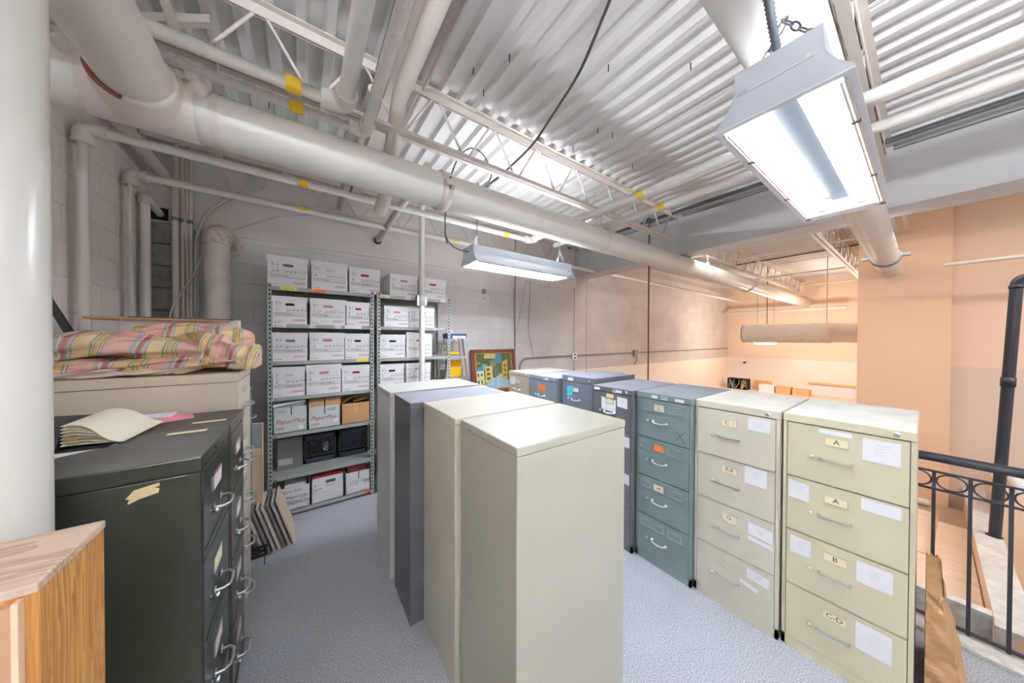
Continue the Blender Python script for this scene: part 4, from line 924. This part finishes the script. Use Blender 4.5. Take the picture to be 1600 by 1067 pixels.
# paper cartons, fifth shelf
def open_carton(label, x0, x1, z0, h, m, texts, flaps, inside, yf=3.505, depth=.36, group=None, name='carton', notch=None, hole=None):
    t = thing(name, label, 'box', ((x0 + x1) / 2, yf + depth / 2, z0), group); q = MB(); th = .006; z1 = z0 + h
    if notch:
        q.box((x0, yf, z0), (notch - .004, yf + th, z1), m); q.box((notch + .004, yf, z0), (x1, yf + th, z1), m); q.box((notch - .004, yf, z0), (notch + .004, yf + th, z1 - .08), m); q.box((notch - .004, yf + th, z1 - .08), (notch + .004, yf + .012, z1), DARK)
    else: q.box((x0, yf, z0), (x1, yf + th, z1), m)
    q.box((x0, yf, z0), (x0 + th, yf + depth, z1), m); q.box((x1 - th, yf, z0), (x1, yf + depth, z1), m); q.box((x0, yf + depth - th, z0), (x1, yf + depth, z1), m); q.box((x0, yf, z0), (x1, yf + depth, z0 + th), m)
    for (s, u, v, sz, mm, sh, al) in texts: q.text(s, (x0 + u * (x1 - x0), yf - .0006, z0 + v * h), (1, 0, 0), (0, 0, 1), sz, mm, al, sh)
    if hole:
        hx, hz, hl, hm = hole; r = .016
        q.poly([(hx + (hl if k < 9 else -hl) + r * math.cos(-PI / 2 + PI * (k if k < 9 else k - 1) / 8), yf - .0006, hz + r * math.sin(-PI / 2 + PI * (k if k < 9 else k - 1) / 8)) for k in range(18)], hm)
    q.build('carton_body', t)
    for f in flaps:
        q = MB(); q.ext(f[0], f[1], f[2]); q.build('flap', t)
    for (a, c, mm) in inside:
        q = MB(); q.box(a, c, mm, .003); q.build('contents', t)
    return t
z5 = SL[4]
open_carton('grey white paper carton with sheets spilling over its top, left on the fifth shelf', -.222, .040, z5, .245, BOXG,
    [('PaperPlus', .05, .36, .058, DKRED, .45, 'L'), ('5000', .06, .13, .034, DKRED, .2, 'L')],
    [([(-.222, 3.505, z5 + .245), (-.02, 3.505, z5 + .245), (.03, 3.52, z5 + .30), (-.222, 3.52, z5 + .27)], (0, .25, .012), PAPER), ([(-.222, 3.50, z5 + .246), (0, 3.50, z5 + .25), (.03, 3.505, z5 + .283), (-.22, 3.505, z5 + .252)], (0, .01, .003), GREEN)],
    [((-.20, 3.503, z5 + .195), (-.12, 3.5045, z5 + .20), BLUEINK), ((-.20, 3.503, z5 + .21), (-.12, 3.5045, z5 + .215), BLUEINK), ((-.03, 3.503, z5 + .02), (.01, 3.5045, z5 + .06), PAPER)], notch=-.085, name='paper_carton')
open_carton('grey white paper carton with brown open flaps, middle of the fifth shelf', .050, .322, z5, .215, BOXG,
    [('PaperPlus', .05, .40, .056, DKRED, .45, 'L'), ('5000', .07, .14, .034, DKRED, .2, 'L')],
    [([(.05, 3.51, z5 + .215), (.18, 3.51, z5 + .215), (.18, 3.56, z5 + .30), (.06, 3.56, z5 + .30)], (0, .005, 0), CARDB2), ([(.19, 3.51, z5 + .215), (.322, 3.51, z5 + .215), (.33, 3.56, z5 + .30), (.19, 3.56, z5 + .30)], (0, .005, 0), CARDB2)],
    [((.20, 3.503, z5 + .17), (.28, 3.5045, z5 + .176), BLUEINK), ((.20, 3.503, z5 + .185), (.28, 3.5045, z5 + .191), BLUEINK), ((.26, 3.503, z5 + .04), (.30, 3.5045, z5 + .08), PAPER)], notch=.185, name='paper_carton')
open_carton('plain brown cardboard carton at the right of the fifth shelf', .332, .606, z5, .215, CARDBOARD, [],
    [([(.332, 3.51, z5 + .215), (.47, 3.56, z5 + .285), (.47, 3.75, z5 + .285), (.332, 3.75, z5 + .215)], (0, 0, .004), CARDB2), ([(.45, 3.54, z5 + .22), (.60, 3.54, z5 + .25), (.60, 3.72, z5 + .25), (.45, 3.72, z5 + .22)], (0, 0, .004), CARDB2)],
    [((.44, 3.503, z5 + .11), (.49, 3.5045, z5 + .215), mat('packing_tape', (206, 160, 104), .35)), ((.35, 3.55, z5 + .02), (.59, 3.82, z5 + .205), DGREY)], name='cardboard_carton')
# sixth shelf: grey box and crates
z6 = SL[5]
t = thing('grey_box', 'shaded grey box with a white label, left on the shelf with the black crates', 'box', (-.12, 3.7, z6)); q = MB(); q.box((-.20, 3.66, z6), (.0, 3.92, z6 + .31), mat('dull_grey_box', (126, 122, 118), .8), .003); q.build('body', t)
q = MB(); q.box((-.19, 3.6585, z6 + .05), (-.08, 3.66, z6 + .11), mat('dull_label', (176, 180, 178), .8)); q.build('label', t)
def crate(label, x0, x1, lattice):
    t = thing('milk_crate', label, 'crate', ((x0 + x1) / 2, 3.75, z6), 'black plastic crates'); q = MB(); CR = mat('crate_plastic', (44, 50, 62), .5); y0, y1, h = 3.71, 3.935, .29
    for z in (0, .07, h - .05): q.box((x0, y0, z6 + z), (x1, y0 + .012, z6 + z + (.05 if z != .07 else .012)), CR)
    for x in (x0, x1 - .02): q.box((x, y0, z6), (x + .02, y0 + .014, z6 + h), CR)
    q.box((x0, y0, z6), (x0 + .006, y1, z6 + h), CR); q.box((x1 - .006, y0, z6), (x1, y1, z6 + h), CR); q.box((x0, y1 - .006, z6), (x1, y1, z6 + h), CR); q.box((x0, y0, z6), (x1, y1, z6 + .008), CR)
    n = 7
    for k in range(-3, n + 3):
        for s in (-1, 1):
            xa = x0 + .02 + k * (x1 - x0 - .04) / n; xb = xa + s * .14
            za, zb = z6 + .08, z6 + h - .05
            lo, hi = x0 + .015, x1 - .015
            p, r_ = Vector((xa, y0 + .006, za)), Vector((xb, y0 + .006, zb)); d = r_ - p; t0, t1 = 0.0, 1.0
            if d.x > 0: t0 = max(t0, (lo - p.x) / d.x); t1 = min(t1, (hi - p.x) / d.x)
            else: t0 = max(t0, (hi - p.x) / d.x); t1 = min(t1, (lo - p.x) / d.x)
            if t1 > t0 + .05: q.tube([p + d * t0, p + d * t1], .0045, CR, 5)
    q.build('crate_body', t)
    if lattice:
        for (cx, cz, sx, sz, m) in ((x0 + .20, z6 + .14, .05, .10, PAPER), (x0 + .08, z6 + .20, .04, .03, mat('teal_item', (70, 110, 124), .5))):
            q = MB(); q.box((cx - sx / 2, 3.74, cz - sz / 2), (cx + sx / 2, 3.79, cz + sz / 2), m, .01); q.build('contents', t)
crate('black plastic crate with pale things showing through, middle of its shelf', .005, .305, True)
crate('black plastic lattice crate at the right of its shelf', .318, .606, False)
# bottom shelf
z7 = SL[6]
open_carton('white paper box with blue print and an open top, left on the bottom shelf', -.222, .062, z7, .215, BOXW,
    [('2016 INV', .20, .76, .040, PENCIL, .2, 'L'), ('PaperLine', .34, .50, .042, PRINT, .1, 'L'), ('Multipurpose Paper', .35, .37, .019, PRINT, 0, 'L'), ('PREMIUM', .35, .22, .042, PRINT, .2, 'L'), ('8.5 x 11', .78, .45, .016, PENCIL, 0, 'L'), ('500', .9, .1, .016, PENCIL, 0, 'L')],
    [([(.058, 3.51, z7 + .215), (.062, 3.51, z7 + .215), (.062, 3.80, z7 + .215), (.058, 3.80, z7 + .215)], (0, 0, .08), mat('flap_brown', (120, 104, 80), .8))],
    [((-.14, 3.54, z7 + .01), (.03, 3.82, z7 + .235), PAPER)], name='paper_carton')
open_carton('white file box with red folders sticking out, middle of the bottom shelf', .072, .350, z7, .245, BOXW,
    [('B', .09, .66, .03, PRINT, 0, 'L'), ('BANKERS', .06, .52, .018, PRINT, 0, 'L'), ('BOX', .06, .45, .018, PRINT, 0, 'L'), ('2019 A', .42, .58, .032, PENCIL, .2, 'L'), ('______________', .05, .40, .026, PENCIL, 0, 'L'), ('______________', .05, .22, .026, PENCIL, 0, 'L')], [],
    [((.085, 3.53, z7 + .02), (.335, 3.60, z7 + .262), REDF), ((.09, 3.61, z7 + .02), (.335, 3.66, z7 + .29), mat('grey_folder', (150, 146, 140), .7)), ((.10, 3.67, z7 + .02), (.33, 3.80, z7 + .31), mat('dark_folder', (120, 116, 112), .7))], name='file_box', hole=(.235, z7 + .195, .028, DGREY))
t = open_carton('white carton stuffed with a maroon folder at the right of the bottom shelf', .366, .606, z7, .225, BOXW,
    [('Certified Premium', .16, .48, .024, PRINT, 0, 'L'), ('Top Tabs', .16, .37, .022, PRINT, 0, 'L'), ('|||||||', .72, .42, .05, PRINT, 0, 'L'), ('letter size', .16, .2, .015, PENCIL, 0, 'L')], [],
    [((.385, 3.525, z7 + .02), (.57, 3.80, z7 + .315), MAROON)], notch=.49, name='file_box')
q = MB(); frame_mb(-.0, .17, z7 + .02, z7 + .14, PRINT).v
q = MB(); q.box((.385, 3.5042, z7 + .02), (.386, 3.505, z7 + .135), PRINT); q.box((.385, 3.5042, z7 + .134), (.55, 3.505, z7 + .135), PRINT); q.box((.385, 3.5042, z7 + .02), (.55, 3.505, z7 + .021), PRINT); q.build('print_frame', t)
# ================================================================== BACK OF THE ROOM
# step ladder leaning closed at the wall end of the shelving
t = thing('step_ladder', 'aluminium step ladder with a blue top beside the shelving', 'ladder', (1.74, 3.72, 0))
BLUE = mat('ladder_blue', (56, 84, 148), .5); YB = mat('yellow_plastic', (248, 190, 20), .5)
def lx(z, s): return 1.70 + s * (.095 + (1.75 - z) * .115)
for s in (-1, 1):
    q = MB(); q.ext([(lx(1.72, s) - .014, 3.66, 1.72), (lx(1.72, s) + .014, 3.66, 1.72), (lx(0, s) + .014, 3.56, 0), (lx(0, s) - .014, 3.56, 0)], (0, .05, 0), ALU); q.build('rail', t)
    q = MB(); q.ext([(lx(1.70, s) - .022 + s * .012, 3.80, 1.70), (lx(1.70, s) + s * .012, 3.80, 1.70), (lx(0, s) + s * .03, 3.95, 0), (lx(0, s) - .022 + s * .03, 3.95, 0)], (0, .02, 0), ALU); q.build('rear_leg', t)
q = MB(); q.box((1.565, 3.64, 1.70), (1.835, 3.84, 1.765), BLUE, .012); q.box((1.625, 3.638, 1.70), (1.815, 3.641, 1.735), PAPER); q.text('LADDER', (1.67, 3.6375, 1.708), (1, 0, 0), (0, 0, 1), .022, BLUE); q.box((1.55, 3.63, 1.69), (1.60, 3.70, 1.77), BLUE, .008); q.build('top_cap', t)
for k in range(5):
    z = 1.46 - .28 * k; q = MB(); q.box((lx(z, -1), 3.655 - (1.72 - z) * .058, z - .03), (lx(z, 1), 3.735 - (1.72 - z) * .058, z), ALU); q.build('step', t)
for k in range(3):
    z = 1.3 - .4 * k; q = MB(); q.tube([(lx(z, -1), 3.835 + (1.7 - z) * .088, z), (lx(z, 1), 3.835 + (1.7 - z) * .088, z)], .01, ALU, 8); q.build('rear_brace', t)
q = MB(); q.box((1.60, 3.81, .95), (1.84, 3.83, 1.40), YB, .01); q.box((1.585, 3.80, 1.48), (1.80, 3.82, 1.52), YB, .008); q.box((1.60, 3.80, 1.15), (1.84, 3.812, 1.16), mat('amber', (200, 140, 20), .5)); q.build('bucket_shelf', t)
q = MB(); q.ext([(1.48, 3.86, 0), (1.53, 3.86, 0), (1.545, 3.98, 1.50), (1.50, 3.98, 1.50)], (0, .04, 0), mat('reddish_board', (150, 100, 66), .6)); one(q, 'timber_board', 'narrow reddish board standing between the ladder and the shelving', 'board')
# framed street painting leaning on the wall
t = thing('framed_painting', 'framed painting of a village street leaning on the back wall', 'painting', (2.46, 3.92, .9))
def P3(u, v, d=0): return (2.06 + .80 * u, 3.985 - .10 * (1 - v) - d, .86 + .67 * v)
q = MB()
def bar(u0, v0, u1, v1, d0, d1, m): q.ext([P3(u0, v0, d1), P3(u1, v0, d1), P3(u1, v1, d1), P3(u0, v1, d1)], (0, d1 - d0, 0), m)
for (a, c, m, d) in ((0, .075, FRAMEW, .03), (.055, .10, mat('frame_gilt', (186, 132, 86), .45, var=.2, vs=30), .022)):
    bar(a, a, 1 - a, c, 0, d, m); bar(a, 1 - c, 1 - a, 1 - a, 0, d, m); bar(a, a, c, 1 - a, 0, d, m); bar(1 - c, a, 1 - a, 1 - a, 0, d, m)
q.build('frame', t)
q = MB()
def pp(pts, col, d): q.poly([P3(u, v, .004 + .0008 * d) for u, v in pts], mat('oil_%d_%d_%d' % col, col, .5, var=.3, vs=26))
pp([(.09, .09), (.91, .09), (.91, .91), (.09, .91)], (96, 110, 74), 0)
pp([(.09, .62), (.91, .66), (.91, .91), (.09, .91)], (88, 104, 66), 1); pp([(.28, .80), (.52, .78), (.58, .91), (.30, .91)], (206, 196, 120), 2)
pp([(.52, .66), (.68, .68), (.70, .88), (.58, .91), (.52, .80)], (72, 150, 176), 2); pp([(.40, .56), (.56, .60), (.56, .78), (.42, .74)], (128, 134, 120), 3)
pp([(.09, .64), (.20, .66), (.20, .72), (.09, .72)], (170, 120, 70), 3); pp([(.22, .50), (.34, .56), (.34, .66), (.24, .68)], (110, 170, 190), 3)
pp([(.10, .16), (.26, .22), (.26, .56), (.10, .58)], (226, 220, 170), 4); pp([(.09, .50), (.26, .52), (.24, .60), (.09, .60)], (84, 150, 176), 5)
pp([(.28, .24), (.46, .30), (.46, .60), (.30, .62)], (224, 206, 120), 4); pp([(.66, .30), (.80, .28), (.82, .76), (.70, .70)], (206, 170, 84), 4)
pp([(.80, .26), (.91, .28), (.91, .72), (.82, .74)], (96, 110, 60), 4); pp([(.20, .09), (.91, .09), (.91, .24), (.62, .44), (.48, .34), (.30, .22)], (168, 204, 218), 3)
pp([(.09, .09), (.26, .09), (.30, .20), (.12, .20)], (222, 206, 150), 4); pp([(.50, .34), (.62, .42), (.60, .60), (.48, .56)], (112, 124, 96), 4)
for k in range(3):
    pp([(.32, .30 + k * .10), (.40, .32 + k * .10), (.40, .37 + k * .10), (.32, .36 + k * .10)], (120, 84, 40), 6); pp([(.72, .36 + k * .11), (.78, .36 + k * .11), (.78, .42 + k * .11), (.72, .42 + k * .11)], (150, 100, 44), 6)
for k in range(2):
    for j in range(2): pp([(.12 + k * .07, .22 + j * .16), (.155 + k * .07, .23 + j * .16), (.155 + k * .07, .31 + j * .16), (.12 + k * .07, .30 + j * .16)], (70, 96, 90), 6)
q.build('canvas', t)
q = MB(); q.box((1.95, 3.78, 0), (2.95, 4.0, .855), DGREY, .005); one(q, 'low_cupboard', 'low dark cupboard under the framed painting, mostly hidden', 'cupboard')
q = MB(); q.tube([(1.475, 3.00, 1.18), (1.40, 2.05, 1.10)], .03, mat('navy_tube', (52, 58, 76), .4), 16); q.tube([(1.475, 3.00, 1.18), (1.475, 3.06, .02)], .03, mat('navy_tube', (52, 58, 76), .4), 16); q.tube([(1.40, 2.05, 1.10), (1.395, 2.0, .02)], .03, mat('navy_tube', (52, 58, 76), .4), 16)
one(q, 'tube_rail', 'dark navy tube rail behind the far end of the centre block', 'rail')

# ================================================================== RAILING AND STAIR OPENING
XR = 3.06
t = thing('railing', 'black iron railing with ovals beside the right end cabinet', 'railing', (XR, -1.5, .03))
q = MB(); q.tube([(XR, YW - .02, 1.005), (XR, -5, 1.005)], .026, BLACK, 20); q.build('handrail', t)
for z, n in ((.921, 'upper_bar'), (.817, 'lower_bar')):
    q = MB(); q.box((XR - .008, -5, z - .005), (XR + .008, YW - .02, z + .005), BLACK); q.build(n, t)
q = MB(); q.box((XR - .012, -5, .045), (XR + .012, YW - .02, .056), BLACK); q.build('bottom_bar', t)
ys = [-.034 - .118 * k for k in range(6)] + [-.034 + .118 * k for k in range(1, 34)]
for y in ys:
    q = MB(); q.box((XR - .007, y - .007, .034), (XR + .007, y + .007, .925), BLACK); q.box((XR - .009, y - .012, .855), (XR + .009, y + .012, .885), BLACK, .003); q.build('baluster', t)
for y in sorted(ys)[:12]:
    q = MB(); q.tube([(XR, y + .059 + .050 * math.cos(a), .869 + .044 * math.sin(a)) for a in [k * PI / 16 for k in range(32)]], .0042, BLACK, 6, False, True); q.build('oval_ring', t)
# crumpled tall cardboard carton between the cabinet and the railing
t = thing('tall_carton', 'tall worn brown cardboard carton leaning by the railing at lower right', 'box', (2.6, -.06, 0)); q = MB()
rows = [(0, -.120, 0), (.10, -.110, .006), (.19, -.096, -.004), (.255, -.082, .008), (.26, -.080, -.006), (.38, -.060, .0), (.47, -.048, .004), (.53, -.046, 0)]
def cart(u, v):
    k = v * (len(rows) - 1); i = min(int(k), len(rows) - 2); f = k - i
    z = rows[i][0] * (1 - f) + rows[i + 1][0] * f; yo = rows[i][1] * (1 - f) + rows[i + 1][1] * f; cx = rows[i][2] * (1 - f) + rows[i + 1][2] * f
    loop = [(2.36, .0), (2.36, 1.0), (2.80, 1.0), (2.80, 0.0)]
    s_ = u * 4; j = int(s_) % 4; g = s_ - int(s_); a, c = loop[j], loop[(j + 1) % 4]
    x = a[0] + (c[0] - a[0]) * g; w_ = a[1] + (c[1] - a[1]) * g
    y = -.008 * 1 + (yo) * w_ - .002
    zz = z + (.008 * math.sin(u * 60) if v > .99 else 0)
    return (x + cx + .003 * math.sin(v * 40 + u * 20), y + .003 * math.sin(v * 33 + u * 11) * w_, zz)
q.grid(cart, 48, 36, CARDB2, False, True); q.poly([(2.36, -.056, .524), (2.80, -.056, .524), (2.80, -.010, .524), (2.36, -.010, .524)], CARDB2); q.build('carton_body', t)
q = MB(); q.ext([(2.37, -.122, .0), (2.37, -.114, .08), (2.60, -.112, .12), (2.78, -.118, .0)], (0, -.004, 0), CARDBOARD); q.build('loose_flap', t)
# platform with boards, half wall and pole in the opening
q = MB(); q.box((4.02, -.304, -2.9), (7.0, 1.6, -.52), mat('brown_bulkhead', (178, 154, 132), .8, var=.1, vs=5)); struct(q, 'wall_opening')
q = MB(); q.box((3.94, -.29, -.56), (4.02, 1.6, -.235), mat('white_edge', (212, 210, 206), .6, var=.25, vs=18)); struct(q, 'trim_7')
q = MB(); q.box((3.90, -.445, -2.9), (7.12, -.305, -.262), CUPPEACH); struct(q, 'wall_half')
capm = mat('cap_grey', (206, 202, 196), .7, var=.18, vs=14)
q = MB(); q.box((3.86, -.455, -.262), (7.12, -.295, -.245), capm); q.box((3.84, -.36, -.50), (3.9, -.29, -.24), capm); struct(q, 'trim_8')
q = MB(); q.box((3.70, -1.6, -2.9), (3.95, -.46, -.33), mat('grey_side', (170, 178, 178), .6)); struct(q, 'wall_side')
q = MB(); q.box((4.06, -.295, -.519), (6.3, 1.5, -.50), PLYW); one(q, 'plywood_sheet', 'long plywood sheet lying in the opening below the railing', 'board')
q = MB(); q.ext([(5.2, -.06, -.50), (6.5, -.06, -.50), (6.5, -.06, -.48), (5.2, -.06, -.48)], (0, 1.4, 0), PLYW); q.ext([(5.2, -.06, -.48), (6.6, -.12, -.44), (6.6, -.12, -.42), (5.2, -.06, -.46)], (0, .012, .05), PINE); one(q, 'plywood_sheet', 'plywood sheet with a raised pale edge on top of the long one', 'board')
q = MB(); q.tube([(6.8, -.05, -.475), (6.8, .5, -.475)], .045, WHITE2, 14); one(q, 'white_roll', 'white rolled piece lying at the foot of the peach pier', 'roll')
t = thing('black_pole', 'tall black vent pole standing in the half wall beyond the railing', 'pole', (5.55, -.41, -.25)); q = MB()
q.tube(rounded([(5.60, -.412, -.262), (5.60, -.500, 2.30), (5.60, -1.2, 2.33)], .07, 8), .036, BLACK, 20); q.build('pipe_run', t)
for z, n in ((1.25, 'collar'), (2.20, 'collar')):
    yy = -.412 - .088 * (z + .26) / 2.56; q = MB(); q.lathe((5.60, yy, z), (0, -.034, 1), [(0, .038), (0, .042), (.09 if z < 2 else .03, .042), (.09 if z < 2 else .03, .038)], BLACK, 20); q.build(n, t)
q = MB(); q.cyl((5.60, -.41, -.2445), (5.60, -.41, -.243), .05, DARK, 20); q.build('floor_hole', t)
q = MB(); q.box((6.2, -.95, -2.9), (6.9, -.47, .06), CUPPEACH, .01); one(q, 'peach_cabinet', 'peach coloured cabinet beyond the half wall behind the black pole', 'cabinet')
t = thing('white_roll', 'white paper roll end lying on the peach cabinet beyond the railing', 'roll', (6.5, -.6, .1)); q = MB(); q.tube([(6.2, -.62, .115), (6.8, -.60, .115)], .055, PAPER, 18); q.build('roll_body', t)
q = MB(); q.cyl((6.195, -.62, .115), (6.20, -.62, .115), .016, DARK, 12); q.build('core', t)

# ================================================================== FAR HALL BOXES
zb = .10
t = thing('cable_box', 'open black box full of coloured cables on the far ledge', 'box', (11.6, 3.53, zb)); q = MB()
for a, c in (((11.45, 3.27, zb), (11.75, 3.80, zb + .01)), ((11.45, 3.27, zb + .32), (11.75, 3.80, zb + .33)), ((11.45, 3.27, zb), (11.75, 3.285, zb + .33)), ((11.45, 3.785, zb), (11.75, 3.80, zb + .33)), ((11.73, 3.27, zb), (11.75, 3.80, zb + .33))): q.box(a, c, DARK)
q.build('case', t)
for k in range(14):
    r = RNG; y = r.uniform(3.31, 3.76); c = [(90, 120, 160), (222, 190, 70), (150, 170, 150), (200, 200, 205)][k % 4] if y < 3.55 or k % 4 != 1 else (110, 140, 150)
    q = MB(); q.tube([(11.46 + r.uniform(0, .05), y, zb + .30), (11.44 + r.uniform(0, .06), y + r.uniform(-.06, .06), zb + .18), (11.46, min(3.78, max(3.29, y + r.uniform(-.12, .12))), zb + .02)], .009, mat('wire_%d_%d_%d' % c, c, .5), 6); q.build('cable', t)
q = MB(); q.box((11.9, 2.78, zb), (11.94, 3.22, zb + .30), mat('orange_board', (230, 176, 116), .8)); one(q, 'cardboard_sheet', 'orange brown card standing between the cable box and the white box', 'board')
for y0, y1, h, m, lb, tx in ((2.62, 2.98, .21, PAPER, 'small white carton in the row of boxes on the far ledge', ''), (2.26, 2.585, .20, mat('tan_carton', (224, 172, 122), .8), 'tan carton next to the white one on the far ledge', '----'), (1.88, 2.22, .18, mat('tan_carton2', (228, 178, 126), .8), 'tan carton with dark print at the right end of the far row', 'BOX')):
    t = thing('small_carton', lb, 'box', (11.6, (y0 + y1) / 2, zb)); q = MB(); q.box((11.45, y0, zb), (11.8, y1, zb + h), m, .004)
    if tx: q.text(tx, (11.4495, (y0 + y1) / 2, zb + .07), (0, -1, 0), (0, 0, 1), .07, PENCIL, 'C')
    q.build('body', t)
    q = MB(); q.box((11.448, y0 + .0, zb + h), (11.802, y1, zb + h + .004), m); q.build('top_flap', t)

for o in bpy.data.objects:
    if '_o' in o: del o['_o']
